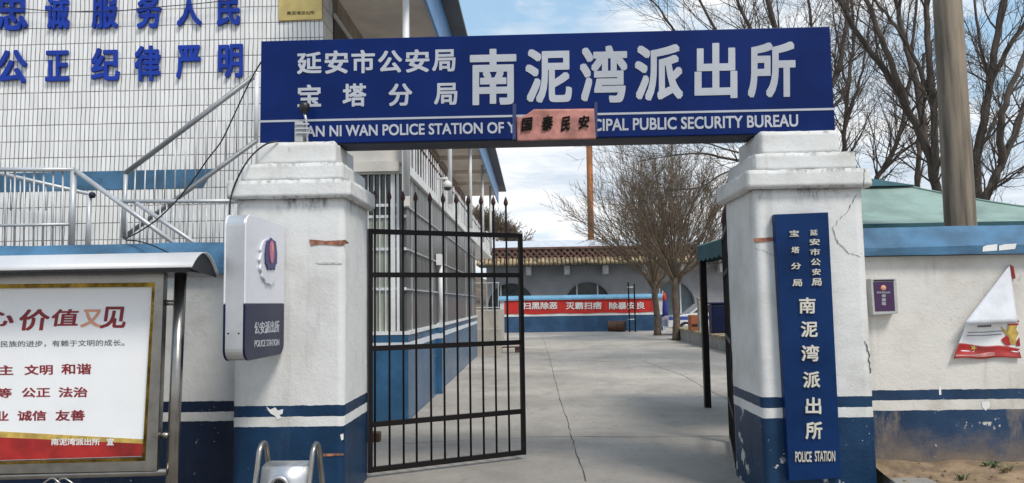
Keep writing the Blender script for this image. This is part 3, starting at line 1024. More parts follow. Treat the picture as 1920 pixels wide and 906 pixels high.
def slab_line(pl_, pr_, Y):
    """extend the line through two pixels to x = XL"""
    a, b = at(*pl_, Y), at(*pr_, Y)
    k = (XL - a.x) / (b.x - a.x)
    return a.lerp(b, k), b


tl, tr = slab_line((0, 541), (289, 538), YB)
bl, br = slab_line((0, 864), (271, 856), YB)
MB().prism([tl, tr, br, bl], (0, .02, 0)).build('poster', m_poster, bd)


def frame_ring(mat, name, i4, o4, Y0, dp):
    """four mitred bars between inner and outer pixel quads"""
    I = [slab_line(i4[0], i4[1], YB), slab_line(i4[3], i4[2], YB)]
    O = [slab_line(o4[0], o4[1], YB), slab_line(o4[3], o4[2], YB)]
    iu, il = I; ou, ol = O
    ouL, olL = ou[0] + Vector((-.06, 0, 0)), ol[0] + Vector((-.06, 0, 0))
    for quad in ([ouL, ou[1], iu[1], iu[0]], [ou[1], ol[1], il[1], iu[1]], [ol[1], olL, il[0], il[1]], [olL, ouL, iu[0], il[0]]):
        MB().prism([(p.x, Y0, p.z) for p in quad], (0, dp, 0)).build(name, mat, bd)


frame_ring(m_gold, 'gold_trim', [(0, 541), (289, 538), (271, 857), (0, 865)], [(0, 533.5), (297, 530), (279, 862), (0, 869)], YB - .03, .03)
frame_ring(m_steel, 'outer_frame', [(0, 533.5), (297, 530), (279, 862), (0, 869)], [(0, 518), (313, 513), (300, 880), (0, 886)], YB - .045, .06)
a, b = slab_line((0, 893), (313, 885), YB)
MB().tube([a, b], .026, 12).build('bottom_tube', m_steel, bd, smooth=True)
pt, pb = at(339, 512, YB + .03), at(324, 860, YB + .03)
dv = (pb - pt) * ((pt.z + .02) / (pt.z - pb.z))
MB().tube([pt, pt + dv], .041, 16).build('post', m_steel, bd, smooth=True)
MB().tube([(XL - .15, YB + .03, 1.85), (XL - .15, YB + .03, -.02)], .041, 16).build('post', m_steel, bd, smooth=True)
for yy, xa_, xb_ in ((568, 311, 330), (816, 301, 320)):
    MB().tube([at(xa_, yy, YB), at(xb_, yy, YB + .02)], .02, 10).build('stub', m_steel, bd, smooth=True)
# canopy: a bent sheet
XC = at(360, 500, 4.92).x
zf, zk, zr = at(360, 501, 4.92).z, at(384, 474, 5.12).z, at(411, 519, 5.36).z
prof = []
for k in range(13):
    t = k / 12
    y = 4.92 + (5.36 - 4.92) * t
    z = (1 - t) ** 2 * zf + 2 * t * (1 - t) * (2 * zk - (zf + zr) / 2) + t * t * zr
    prof.append((y, z))
mb = MB()
for X in (XL - .35, XC):
    mb.v += [(X, y, z) for y, z in prof]
mb.f += [(i, i + 1, i + 14, i + 13) for i in range(12)]
mb.build('canopy', M('canopy_steel', (.60, .60, .61), .55, .3, var=.12, vs=1.5, bst=.02), bd, smooth=True, solid=.006)
MB().prism([(XC - .02, y, z - .006) for y, z in prof[::-1]], (-.01, 0, 0)).build('end_plate', m_black, bd)
MB().box(XL - .3, XC - .04, 4.97, 5.3, zf - .03, zf - .012).build('soffit', m_black, bd)
yT = YB - .001


def btext(parts, mat, weight=.018, shear=0):
    mb = MB()
    for s, x0, x1, y0, y1 in parts:
        text_px(mb, s, x0, x1, y0, y1, yT, .0015, weight, (x1 - x0) * .012, shear)
    mb.build('lettering', mat, bd)


btext([('心', -38, 24, 582, 612), ('价', 33, 90, 580, 620), ('值', 94, 145, 580, 612)], m_redtext, .022, .10)
# last title character: its left half printed in salmon, its right half in red
mb = MB(); text_px(mb, '又', 150, 188, 580, 614, yT, .0015, .03, 0, .15); mb.build('lettering', m_orange, bd)
mb = MB(); text_px(mb, '见', 186, 234, 575, 616, yT, .0015, .024, 0, .12); mb.build('lettering', m_redtext, bd)
btext([('民族的进步，有赖于文明的成长。', 1, 233, 638, 650)], m_greytext, .004)
btext([('民主', -32, 25, 685, 704), ('文明', 46, 99, 684, 703), ('和谐', 115, 171, 682, 702),
       ('平等', -35, 22, 728, 746), ('公正', 41, 94, 727, 745), ('法治', 110, 164, 726, 745),
       ('敬业', -40, 16, 771, 790), ('诚信', 33, 87, 770, 789), ('友善', 104, 159, 769, 789)], m_redtext, .022)
a1, b1 = slab_line((0, 809), (273, 824), YB); a2, b2 = slab_line((0, 820), (272, 832), YB); a3, b3 = slab_line((0, 863), (271, 855), YB)
a1.z = min(a1.z, a2.z + .1)
MB().prism([a1, b1, b2, a2], (0, -.002, 0)).build('yellow_stripe', m_yellow, bd)
MB().prism([a2, b2, b3, a3], (0, -.002, 0)).build('red_foot', m_red, bd)
mb = MB()
text_px(mb, '南泥湾派出所', 96, 187.5, 822, 835, yT - .002, .0015, .02)
text_px(mb, '宣', 200, 213.5, 822, 835, yT - .002, .0015, .02)
mb.build('lettering', m_whitepaint, bd)

# ------------------------------------------------------------------ stainless barrier stand at the bottom
YF = 4.55
bs_ = thing('barrier_stand', onG(540, 1010, 0), 'stainless steel folding barrier stand with round lock plate below the lamp box', 'barrier')


def hoop(pxl, pxr, ytop):
    a = at(pxl, ytop, YF); zt_ = a.z
    x = at((pxl + pxr) / 2, ytop, YF).x
    fx, rx = -.03, .03
    P = []
    for (y, z) in [(-.21, 0), (-.11, zt_ * .62), (-.055, zt_ - .09), (-.042, zt_ - .04), (-.018, zt_ - .008), (.008, zt_), (.032, zt_ - .012), (.05, zt_ - .045), (.06, zt_ - .09), (.11, zt_ * .62), (.21, 0)]:
        P.append((x + y * .12, YF + y, z))
    MB().tube(P, .0165, 10).build('hoop', m_steel, bs_, smooth=True)
    return x, zt_


xh1, zh = hoop(488, 498, 831)
xh2, _ = hoop(586, 598, 833)
zp = at(540, 883, YF - .08).z
mb = MB()
n = 8
for i in range(n + 1):
    t = i / n
    y = YF + .05 - .20 * t ** .8; z = zp + .03 - .06 * t ** 2.2 - (.5 * max(0, t - .5))
    mb.v += [(xh1 + .02, y, z), (xh2 - .02, y, z)]
mb.f += [(2 * i, 2 * i + 1, 2 * i + 3, 2 * i + 2) for i in range(n)]
mb.build('panel', m_steel_soft, bs_, smooth=True, solid=.006)
q = at(524, 912, YF - .16)
rg = MB()
ring = [(q.x + .055 * math.cos(2 * math.pi * k / 24), YF - .175, q.z + .055 * math.sin(2 * math.pi * k / 24)) for k in range(25)]
rg.tube(ring, .012, 8, False)
rg.build('lock_ring', m_steel_soft, bs_, smooth=True)
MB().lathe((q.x, YF - .165, q.z), [(.042, 0), (.04, .012)], 20, (0, -1, 0)).build('lock_plate', m_black, bs_)
YR = 4.5
rk = thing('wire_rack', onG(112, 1000, 0), 'thin wire rack whose two peaks rise below the notice board', 'rack')
for x0, xm, x1 in ((82, 98, 112), (104, 119, 136)):
    a, m_, c_ = at(x0, 906, YR), at(xm, 896, YR), at(x1, 906, YR)
    P = [Vector((a.x - (m_.x - a.x) * 3, YR, 0.0)), a, m_ - Vector((.012, 0, .004)), m_ + Vector((.012, 0, -.004)), c_, Vector((c_.x + (c_.x - m_.x) * 3, YR, 0.0))]
    MB().tube(P, .006, 8).build('wire', m_steel, rk, smooth=True)
    YR += .03

# ------------------------------------------------------------------ station building
YT = 10.0
XW = at(606, 60, YT).x                        # right corner of the tiled end wall
XG = -1.75                                    # outer face of the glazed ground floor
YG = 10.3
YEND, YSTOP = 31.0, 22.8
bld = thing('station_building', (-4.5, 18, 0), 'two storey white tiled building with blue fascia, balcony and glazed ground floor', 'building')
MB().box(-14, XW, YT, YEND, -.05, 6.49).build('tiled_wall', m_tile, bld)
# blue band on the tiled wall
zb0, zb1 = at(200, 356, YT).z, at(200, 321, YT).z
MB().prism([at(-900, 0, YT) * 0 + Vector((-13.9, YT - .001, zb0)), Vector((at(381, 354, YT).x, YT - .001, zb0)), Vector((at(400, 317, YT).x, YT - .001, zb1)), Vector((-13.9, YT - .001, zb1))], (0, -.006, 0)).build('blue_band', m_coping, bld)
# soffit, fascia, roof
XF, XO = -1.45, -1.14
ZS = 6.12
MB().box(XW + .002, XF - .002, YT - 1.2, YEND, ZS, 6.495).build('soffit', m_soffit, bld)
MB().box(XF, XF + .04, YT - 1.2, YEND, 5.78, 6.48).build('fascia', m_fascia, bld)
MB().box(-14.6, XO, YT + .05, YEND + 1.5, 6.50, 6.56).build('roof', m_roof, bld)
MB().box(XW, XO, YT - 1.35, YT + .049, 6.50, 6.56).build('roof', m_roof, bld)
mb = MB()
for y in (12.4, 14.9, 17.4, 19.9, 22.4, 24.9, 27.4):
    MB().box(XW, XF - .01, y, y + .22, ZS - .12, ZS - .002).build('soffit_beam', m_soffit, bld)
# upper rooms side wall features: dark door and window openings under a frieze
for y0, y1, z0, z1 in ((10.5, 11.5, 3.58, 5.80), (11.75, 13.6, 4.5, 5.80), (15.2, 16.2, 3.58, 5.80), (17.2, 19.0, 4.3, 5.80), (20.2, 21.2, 3.58, 5.80)):
    wn = MB().box(XW + .001, XW + .02, y0, y1, z0, z1).build('window', m_dark, bld)
    MB().box(XW + .021, XW + .05, y0 - .05, y1 + .05, z1, z1 + .06).build('window_head', m_cream, wn)
    if z0 > 4:
        MB().box(XW + .021, XW + .04, (y0 + y1) / 2 - .025, (y0 + y1) / 2 + .025, z0, z1 - .001).build('window_frame', m_white, wn)
MB().box(XW + .001, XW + .06, YT + .5, YEND, 5.87, ZS - .002).build('frieze', M('brown_frieze', (.30, .25, .2), .8, var=.4, vs=3), bld)
# slab and parapet end
MB().box(XW + .002, XG + .02, YG - .02, YEND, 3.44, 3.57).build('slab', m_whitepaint, bld)
MB().box(XW + .002, XG - .02, YG - .05, YG + .08, 3.573, 4.3).build('parapet', m_cream, bld)
MB().box(XW - .001, XG - .10, YG - .12, YG - .022, 3.60 - .14, 3.60).build('lintel_edge', m_cream, bld)
# slim columns and railing on the balcony
for y in (9.45, 14.5, 19.3, 24.0, 28.4):
    z0 = 3.571 if y > 10 else 3.0
    MB().tube([(-1.62, y, z0), (-1.62, y, ZS - .001)], .045, 10).build('column', m_white, bld, smooth=True)
MB().box(-1.79, -1.70, 10.08, 10.22, 2.95, 4.5).build('corner_post', m_cream, bld)
for z, r_ in ((4.30, .028), (4.12, .018)):
    MB().tube([(-1.80, YG + .1, z), (-1.80, YEND, z)], r_, 8).build('handrail', m_plank, bld, smooth=True)
y = YG + .3
while y < YEND - .2:
    MB().tube([(-1.80, y, 3.571), (-1.80, y, 4.29)], .010 if round(y / .28) % 5 else .022, 6).build('baluster', m_rail_white, bld)
    y += .28
# ground floor: plinth, glazing
ZPL = 1.18
MB().box(XW - 1.0, XG, YG, YSTOP, -.05, ZPL).build('plinth', m_plinth, bld)
MB().box(XG - .12, XG - .03, YG + .08, YSTOP - .02, ZPL + .001, 3.438).build('side_glazing', m_glass, bld)
MB().box(XG - .10, XG + .02, YG + .02, YSTOP, ZPL + .001, ZPL + .05).build('sill', m_white, bld)
for z in (1.80, 2.36, 2.97):
    MB().box(XG - .029, XG + .0, YG + .05, YSTOP - .05, z, z + .022).build('glazing_rail', m_rail, bld)
y = YG + .45
k = 0
while y < YSTOP - .1:
    wd = .03 if k % 6 == 0 else .012
    MB().box(XG - .0285, XG - .0265 + (.012 if k % 6 == 0 else 0), y, y + wd, ZPL + .052, 3.437).build('mullion', m_bar if k % 6 else m_rail, bld)
    y += .36; k += 1
# front bay
XB0 = XW - .6
MB().box(XB0, XG - .13, YG + .06, YG + .1, ZPL + .001, 2.82).build('curtain', m_curtain, bld)
MB().box(XB0, XG - .13, YG + .06, YG + .1, 2.822, 3.438).build('transom_glass', m_darkglass, bld)
MB().box(XB0, XG, YG - .01, YG + .058, ZPL + .001, ZPL + .05).build('sill', m_white, bld)
for x0, x1 in ((733, 741), (744, 749)):
    MB().box(at(x0, 500, YG).x, at(x1, 500, YG).x, YG - .01, YG + .057, ZPL + .052, 3.437).build('frame_post', m_white, bld)
for xp in (672, 689, 700, 711, 722):
    MB().box(at(xp, 500, YG).x, at(xp + 1.6, 500, YG).x, YG + .01, YG + .03, ZPL + .052, 3.437).build('bar', m_rail_white, bld)
for z in (1.80, 2.36, 2.82, 2.98):
    MB().box(XB0, XG - .03, YG + .031, YG + .056, z, z + .04).build('glazing_rail', m_white, bld)
MB().box(XG - .11, XG - .08, YG - .002, YG + .06, ZPL + .052, 3.437).build('corner_glazing', m_darkglass, bld)
# pilaster with down pipe
MB().box(XG + .001, XG + .09, 13.35, 13.75, -.02, 1.26).build('pilaster', m_plinth, bld)
MB().tube([(XG + .05, 13.55, 1.262), (XG + .05, 13.55, 2.3)], .05, 12).build('down_pipe', m_white, bld, smooth=True)
MB().box(XG + .002, XG + .08, 13.3, 13.62, 2.3, 2.5).build('meter_box', m_whitepaint, bld)
# porch stair at the far end of the ground floor
MB().box(-2.6, -1.15, 24.2, 28.5, -.02, 1.35).build('porch', m_step, bld)
MB().box(-2.6, -1.05, 23.4, 24.19, -.02, .78).build('porch_step', m_step, bld)
for k in range(7):
    MB().tube([(-2.3 + k * .19, 24.25, 1.35), (-2.3 + k * .19, 24.25, 2.25)], .018, 6).build('baluster', m_rail, bld)
for z in (1.45, 2.25):
    MB().tube([(-2.4, 24.25, z), (-1.12, 24.25, z)], .024, 6).build('handrail', m_rail, bld)
# dome camera on the balcony edge
dc = thing('dome_camera', (-1.48, 12.6, 3.5), 'white dome security camera hanging from the balcony edge', 'camera')
cx, cy, cz = onX(839, 356, -1.55)
MB().lathe((cx, cy, cz - .02), [(.0, 0), (.05, .012), (.075, .05), (.08, .06)], 16).build('dome', m_darkglass, dc, smooth=True)
MB().lathe((cx, cy, cz + .041), [(.083, 0), (.085, .07), (.06, .11), (.03, .13)], 16).build('housing', m_whitepaint, dc, smooth=True)
MB().tube([(cx, cy, cz + .165), (cx, cy, cz + .21), (XG + .018, cy, cz + .21)], .02, 8).build('arm', m_whitepaint, dc, smooth=True)

# wall slogan letters: each raised character is fixed to the tiled wall as part of the building
for row in ([('忠', -4, 53, -10, 58), ('诚', 87, 131, -9, 56.5), ('服', 174, 222, -11, 54.5), ('务', 258, 303.5, -11, 54), ('人', 333, 379, -13, 50), ('民', 408, 451, -13, 49.5)],
            [('公', -4, 52, 95, 157), ('正', 87, 131, 96, 153), ('纪', 173, 225, 91, 152), ('律', 254, 302, 87, 153), ('严', 332, 377, 86, 148), ('明', 411, 456, 84, 147)]):
    for ch, x0, x1, y0, y1 in row:
        text_px(MB(), ch, x0, x1, y0, y1, YT - .02, .035, .026, 1).build('slogan_character', m_blue_letter, bld)

# brass plaque
yq = YT - .03
pq = thing('brass_plaque', at(563, 38, YT), 'gold plaque with small dark characters near the tiled wall corner', 'plaque')
MB().prism([at(522, -40, yq), at(604, -42, yq), at(604, 36, yq), at(522, 39, yq)], (0, .028, 0)).build('plate', m_brass, pq, bevel=.004)
mb = MB()
text_px(mb, '南泥湾派出所', 538, 590, 21, 28, yq - .001, .002, .006, 1.0)
mb.build('lettering', m_ink, pq)

# ------------------------------------------------------------------ stair railings in front of the tiled wall
def rail_thing(label, Y):
    return thing('stair_railing', at(250, 455, Y), label, 'railing', 'stair railings before the tiled wall')


def tube_px(pts, Y, r_, name, mat, parent, n=10):
    return MB().tube([at(x, y, Y) for x, y in pts], r_, n).build(name, mat, parent, smooth=True)


YA = 8.3
ra = rail_thing('landing railing whose handrail turns down to the right at a thick post', YA)
tube_px([(-80, 318), (139, 318.5)], YA, .028, 'handrail', m_rail, ra)
tube_px([(142, 320), (356, 478)], YA - .02, .027, 'handrail', m_rail, ra)
tube_px([(138, 321), (134, 480)], YA, .034, 'post', m_rail, ra)
tube_px([(-80, 424), (130, 421)], YA, .018, 'bottom_rail', m_rail, ra)
for x in (-26, -8, 10, 28, 46, 64, 82, 100, 118):
    tube_px([(x, 320), (x - 1.5, 480)], YA + .02, .011, 'baluster', m_rail, ra, 6)
YB2 = 9.35
rb = rail_thing('rising railing that climbs right to the corner behind the gate sign', YB2)
tube_px([(235, 325), (482, 139)], YB2, .034, 'handrail', M('grey_rail_dark', (.28, .29, .3), .45, .3), rb)
tube_px([(231, 446), (482, 263)], YB2, .030, 'bottom_rail', M('grey_rail_darker', (.25, .26, .27), .45, .3), rb)
tube_px([(236, 326), (231, 446)], YB2, .026, 'post', m_rail, rb)
tube_px([(482, 136), (480, 264)], YB2, .03, 'post', m_rail_white, rb)
for i in range(1, 13):
    t = i / 13
    xa, ya_ = 235 + (482 - 235) * t, 325 + (139 - 325) * t
    xb_, yb2 = 231 + (482 - 231) * t, 446 + (263 - 446) * t
    tube_px([(xa, ya_ + 2), (xb_, yb2)], YB2, .010, 'baluster', m_rail, rb, 6)
YC = 8.9
rc = rail_thing('level railing with close balusters running behind the lamp-box pillar', YC)
tube_px([(218, 378), (470, 377)], YC, .024, 'handrail', m_rail, rc)
for i in range(20):
    tube_px([(226 + i * 12.4, 379), (225 + i * 12.4, 480)], YC, .009, 'baluster', m_rail, rc, 6)
tube_px([(256, 381), (400, 480)], YC - .25, .026, 'side_rail', m_rail, rc)
YD = 9.7
rd = rail_thing('wall handrail sloping down right to a round end knob', YD)
tube_px([(-80, 308), (0, 325), (176, 366)], YD, .026, 'handrail', m_rail, rd)
e = at(177, 366, YD)
MB().lathe((e.x - .03, YD, e.z - .045), [(.0, 0), (.035, .012), (.045, .045), (.035, .078), (0, .09)], 12).build('end_knob', m_sign_under, rd, smooth=True)
for x in (20, 38, 56, 72, 86):
    tube_px([(x, 330 + x * .233), (x, 395)], YD, .009, 'baluster', m_rail, rd, 6)
tube_px([(167, 366), (166, 480)], YD, .03, 'post', m_rail, rd)


def cable(pts, r_, label, extra=None):
    P = [at(*p) for p in pts]
    out = []
    for i in range(len(P) - 1):             # catmull-rom
        p0, p1, p2, p3 = P[max(0, i - 1)], P[i], P[i + 1], P[min(len(P) - 1, i + 2)]
        for k in range(6):
            t = k / 6
            out.append(.5 * ((2 * p1) + (p2 - p0) * t + (2 * p0 - 5 * p1 + 4 * p2 - p3) * t * t + (3 * p1 - p0 - 3 * p2 + p3) * t ** 3))
    out.append(P[-1])
    return tag(MB().tube(out, r_, 6).build('cable', m_cable, smooth=True), label, 'cable', 'loose black cables')


cable([(495, 108, 6.5), (470, 150, 6.55), (437, 220, 6.6), (415, 265, 6.6), (390, 298, 6.6), (345, 360, 6.62), (300, 407, 6.64), (262, 434, 6.66), (235, 449, 6.67), (258, 452, 6.6), (285, 460, 6.5), (316, 474, 6.42)], .0065, 'long loose cable sagging from the gate sign end to the blue coping')
cable([(522, 265, 6.2), (500, 270, 6.15), (478, 286, 6.12), (460, 308, 6.02), (443, 340, 6.0), (433, 370, 5.98), (430, 405, 5.7)], .008, 'short cable looping from pillar cap to the lamp box')
cable([(0, 12, 9.9), (100, 21, 9.9), (200, 22, 9.9), (300, 13, 9.9), (400, 4, 9.9), (520, -12, 9.9)], .006, 'thin cable strung across the blue wall slogan')

# brick lying by the gate
q = onG(702, 828)
bk = MB()
bk.box(q.x - .09, q.x + .07, q.y - .05, q.y + .07, .001, .11)
tag(bk.build('brick', m_rust, bevel=.01), 'dark chipped brick on the concrete behind the open gate leaf', 'brick')
# plank low on the yard by the porch
pk = thing('plank_bench', onG(940, 662), 'low reddish plank on a dark block at the porch foot', 'plank')
q = onG(906, 663)
MB().box(q.x - .1, q.x + .12, q.y - .1, q.y + .1, 0.001, .16).build('block', m_black, pk)
e = onG(975, 661)
MB().prism([(q.x - .1, q.y - .12, .161), (e.x, e.y - .12, .161), (e.x, e.y + .1, .161), (q.x - .1, q.y + .1, .161)], (0, 0, .035)).build('plank', m_plank, pk)
MB().box(e.x - .16, e.x - .02, e.y - .1, e.y + .08, .001, .16).build('block', m_plank, pk)

# ------------------------------------------------------------------ far compound wall with the red banner
YCW = 40.0
xw0, xw1 = at(938, 600, YCW).x, at(1246, 600, YCW).x
zc = at(1090, 553, YCW).z
cw = thing('compound_wall', ((xw0 + xw1) / 2, YCW, 0), 'far blue compound wall with pale blue coping behind the red banner', 'wall')
MB().box(xw0, xw1, YCW, YCW + .3, -.05, zc - .25).build('wall_face', m_compound, cw)
mb = MB().prism([(xw0 - .1, YCW - .1, zc - .249), (xw0 - .1, YCW + .4, zc - .249), (xw0 - .1, YCW + .4, zc - .16), (xw0 - .1, YCW + .15, zc), (xw0 - .1, YCW - .1, zc - .16)], (xw1 - xw0 + .2, 0, 0))
mb.build('coping', M('pale_coping', (.16, .36, .52), .5, var=.2), cw)
zl = at(1090, 588.5, YCW).z
MB().box(xw0, xw1, YCW - .012, YCW - .001, zl - .1, zl).build('white_stripe', m_whitepaint, cw)
bn = thing('red_banner', (at(1085, 588, YCW).x, YCW - .05, zl), 'red banner with white characters on the far blue wall', 'banner')
yb3 = YCW - .03
z1, z0 = at(1085, 561.5, yb3).z, at(1085, 587.5, yb3).z
mb = MB()
xa, xb = at(946, 580, yb3).x, at(1228, 580, yb3).x
n = 60
for i in range(n + 1):
    x = xa + (xb - xa) * i / n
    dy = .012 * math.sin(i * .9) + .008 * math.sin(i * 2.3)
    mb.v += [(x, yb3 + dy, z0 + .02 * math.sin(i * .35)), (x, yb3 + dy * .4, z1 + .015 * math.sin(i * .5))]
mb.f += [(2 * i, 2 * i + 2, 2 * i + 3, 2 * i + 1) for i in range(n)]
mb.build('cloth', m_banner, bn, solid=.004)
mb = MB()
for s, x0, x1 in (('扫黑除恶', 980, 1045), ('灭霸扫痞', 1061, 1128), ('除暴安良', 1142, 1209)):
    text_px(mb, s, x0, x1, 566.5, 580, yb3 - .028, .006, .02, .8)
mb.build('lettering', m_whitepaint, bn)

# far cave-style building
YFB = 44.0
fb = thing('far_building', (5, YFB + 4, 0), 'grey building with arched windows and brick lattice parapet beyond the yard', 'building')
xf0, xf1 = -2.8, 20.0
zeave = at(1080, 497, 42.8).z
ztile = at(1080, 483, 42.8).z
zlat = at(1080, 466, 43.2).z


def arch_wall():
    """wall face with arched openings: columns of quads above each opening curve"""
    mb = MB()
    centres = [at(958, 550, YFB).x, at(1102, 550, YFB).x, at(1258, 550, YFB).x, at(1412, 550, YFB).x, at(1560, 550, YFB).x]
    hw = 1.36
    ztop, zs_ = at(1102, 529, YFB).z, at(1102, 529, YFB).z - 1.36
    xs_ = {xf0, xf1}
    for c in centres:
        for k in range(25):
            xs_.add(c - hw * math.cos(math.pi * k / 24))
    xs_ = sorted(x for x in xs_ if xf0 <= x <= xf1)
    def low(x, side):
        for c in centres:
            if abs(x + side * 1e-4 - c) < hw:
                return zs_ + math.sqrt(max(0, hw * hw - (x - c) ** 2))
        return -.05
    for a, b in zip(xs_[:-1], xs_[1:]):
        la, lb_ = low(a, 1), low(b, -1)
        mb.add([(a, YFB, la), (b, YFB, lb_), (b, YFB, zeave + .6), (a, YFB, zeave + .6), (a, YFB + .35, la), (b, YFB + .35, lb_)], [(0, 1, 2, 3), (4, 5, 1, 0)])
    return mb, centres, hw, zs_


mb, cents, hw, zsp = arch_wall()
mb.build('wall', m_greywall, fb)
MB().box(xf0, xf1, YFB + 1.2, YFB + 8, -.05, zeave + .6).build('rear_block', m_greywall, fb)
for i, c in enumerate(cents):
    wn = MB().box(c - hw, c + hw, YFB + .36, YFB + .4, 0, zsp + hw).build('window', m_darkglass if i < 2 else M('pale_glass', (.08, .12, .14), .15), fb)
    for k in (-.45, .45):
        MB().box(c + k * hw - .04, c + k * hw + .04, YFB + .3, YFB + .355, 0, zsp + math.sqrt(1 - .45 ** 2) * hw).build('window_frame', m_white, wn)
    ar = [(c - hw * 1.03 * math.cos(math.pi * k / 20), YFB - .015, zsp + hw * 1.03 * math.sin(math.pi * k / 20)) for k in range(21)]
    MB().tube(ar, .035, 6).build('arch_trim', m_greywall, wn)
MB().box(xf0 - .4, xf1, 42.9, YFB + .8, zeave, zeave + .12).build('eave_slab', m_roof, fb)
mb = MB()
x = xf0 - .4
while x < xf1:                                # row of rounded tile ends
    mb.tube([(x, 42.72, zeave + .10), (x, 43.3, zeave + .42)], .105, 8)
    x += .235
mb.build('eave_tiles', m_tile_end, fb, smooth=True)
MB().box(xf0 - .3, xf1, 43.35, 43.5, zeave + .2, zlat + .1).build('lattice_backing', m_dark, fb)
mb = MB()
h = zlat - (zeave + .40)
x = xf0 - .3 - h
cell = .36
while x < xf1:                                # crossing diagonal bricks
    for sgn in (1, -1):
        a = (x if sgn > 0 else x + h, 43.25 if sgn > 0 else 43.22, zeave + .40); b = (x + h if sgn > 0 else x, a[1], zlat)
        mb.prism([(a[0] - .07, a[1], a[2]), (a[0] + .07, a[1], a[2]), (b[0] + .07, b[1], b[2]), (b[0] - .07, b[1], b[2])], (0, .09, 0))
    x += cell
mb.build('brick_lattice', m_brick, fb)
MB().box(xf0 - .3, xf1, 43.18, 43.52, zlat, zlat + .12).build('parapet_cap', m_brick, fb)
MB().box(xf0 - .3, xf1, 43.18, 43.52, zeave + .30, zeave + .42).build('parapet_base', m_brick, fb)
zr0, zr1 = zlat + .15, at(1080, 449, 47).z
MB().prism([(xf0, 43.7, zr0), (xf0, 47.5, zr1), (xf0, 51, zr0), (xf0, 51, zr0 - .3), (xf0, 43.7, zr0 - .3)], (xf1 - xf0, 0, 0)).build('metal_roof', m_metalroof, fb)
x = at(991, 512, 43.4).x
while x < xf1:
    MB().box(x - .16, x + .16, 43.3, YFB - .001, zeave - .52, zeave - .002).build('corbel', m_corbel, fb, bevel=.03)
    x += 2.25
q = at(1108, 450, 48)
pp = thing('rusty_chimney_pipe', (q.x, 48, zr1 - .4), 'tall orange rusty pipe rising from the far roof', 'chimney pipe')
MB().tube([(q.x, 48, zr1 - .5), (q.x + .02, 48, zr1 + 2), (q.x + .05, 48, 14)], .2, 14).build('pipe', m_rustpipe, pp, smooth=True)
MB().lathe((q.x, 48, zr1 - .35), [(.3, 0), (.28, .12), (.21, .2)], 14).build('base_collar', m_rust, pp)

# odds and ends at the far end of the yard
q = at(1157, 621, 39.2)
dr = thing('rusty_drum', (q.x, 39.2, 0), 'rusty drum lying on its side at the blue wall foot', 'drum')
MB().lathe((q.x - .42, 39.3, .30), [(.28, 0), (.29, .02), (.27, .04), (.28, .42), (.29, .44), (.28, .84), (.29, .86), (.27, .88)], 20, (1, -.35, 0)).build('drum_body', m_rust, dr, smooth=True)
MB().lathe((q.x + .42, 39.0, .30), [(.25, 0), (.25, .01)], 20, (1, -.35, 0)).build('drum_mouth', m_black, dr)
q = at(1184, 624, 38.5)
ld = thing('metal_frame', (q.x, 38.5, 0), 'two thin dark uprights of a metal frame before the banner', 'frame')
for xx, zz in ((1178, 529), (1189, 532)):
    t_ = at(xx, zz, 38.5)
    MB().tube([(t_.x, 38.5, 0), (t_.x, 38.5, t_.z)], .035, 6).build('upright', m_gate, ld)
for z in (.65, 2.3):
    MB().tube([(at(1178, 600, 38.5).x, 38.5, z), (at(1189, 600, 38.5).x, 38.5, z)], .025, 6).build('rung', m_steel_soft, ld)
fl = thing('furled_flag', (at(1244, 620, 39).x, 39, 0), 'furled blue and red flag on a pole beside the blue wall end', 'flag')
xx = at(1244, 600, 39).x
MB().tube([(xx, 39, 0), (xx, 39, 2.1)], .03, 8).build('flag_pole', m_white, fl)
MB().lathe((xx + .1, 39, .75), [(.16, 0), (.15, .4), (.11, .8), (.06, 1.05)], 10).build('blue_cloth', m_flagblue, fl, smooth=True)
MB().lathe((xx + .08, 39, 1.55), [(.1, 0), (.11, .2), (.05, .45)], 10).build('red_cloth', m_banner, fl, smooth=True)

# parked car behind the planter
CX, CY = at(1252, 600, 34.0).x, 34.0
car = thing('parked_car', (CX + 2.1, CY + .85, 0), 'white car with blue stripe parked behind the bare trees', 'car')
side = [(0, .35), (.02, .75), (.15, .86), (1.0, .98), (1.55, 1.42), (2.9, 1.45), (3.5, 1.05), (4.15, .98), (4.25, .5), (4.2, .32)]
MB().prism([(CX + x, CY, z) for x, z in side], (0, 1.7, 0)).build('body', m_car, car, bevel=.05)
MB().prism([(CX + x, CY - .006, z) for x, z in [(1.15, 1.02), (1.62, 1.36), (2.15, 1.38), (2.15, 1.02)]], (0, .005, 0)).build('window', m_darkglass, car)
MB().prism([(CX + x, CY - .006, z) for x, z in [(2.22, 1.02), (2.22, 1.38), (2.85, 1.38), (3.3, 1.04)]], (0, .005, 0)).build('window', m_darkglass, car)
MB().box(CX + .05, CX + 4.2, CY - .007, CY - .001, .70, .86).build('blue_stripe', m_carblue, car)
for x in (.8, 3.4):
    wh_ = MB().lathe((CX + x, CY + .16, .31), [(.20, .01), (.31, .0), (.31, .18), (.2, .2)], 24, (0, -1, 0)).build('wheel', m_tyre, car)
    MB().lathe((CX + x, CY - .041, .31), [(.19, 0), (.17, .015), (.03, .02)], 16, (0, -1, 0)).build('rim', m_steel_soft, wh_)
MB().box(CX - .02, CX + .05, CY + .1, CY + .4, .62, .74).build('headlight', m_steel_soft, car)

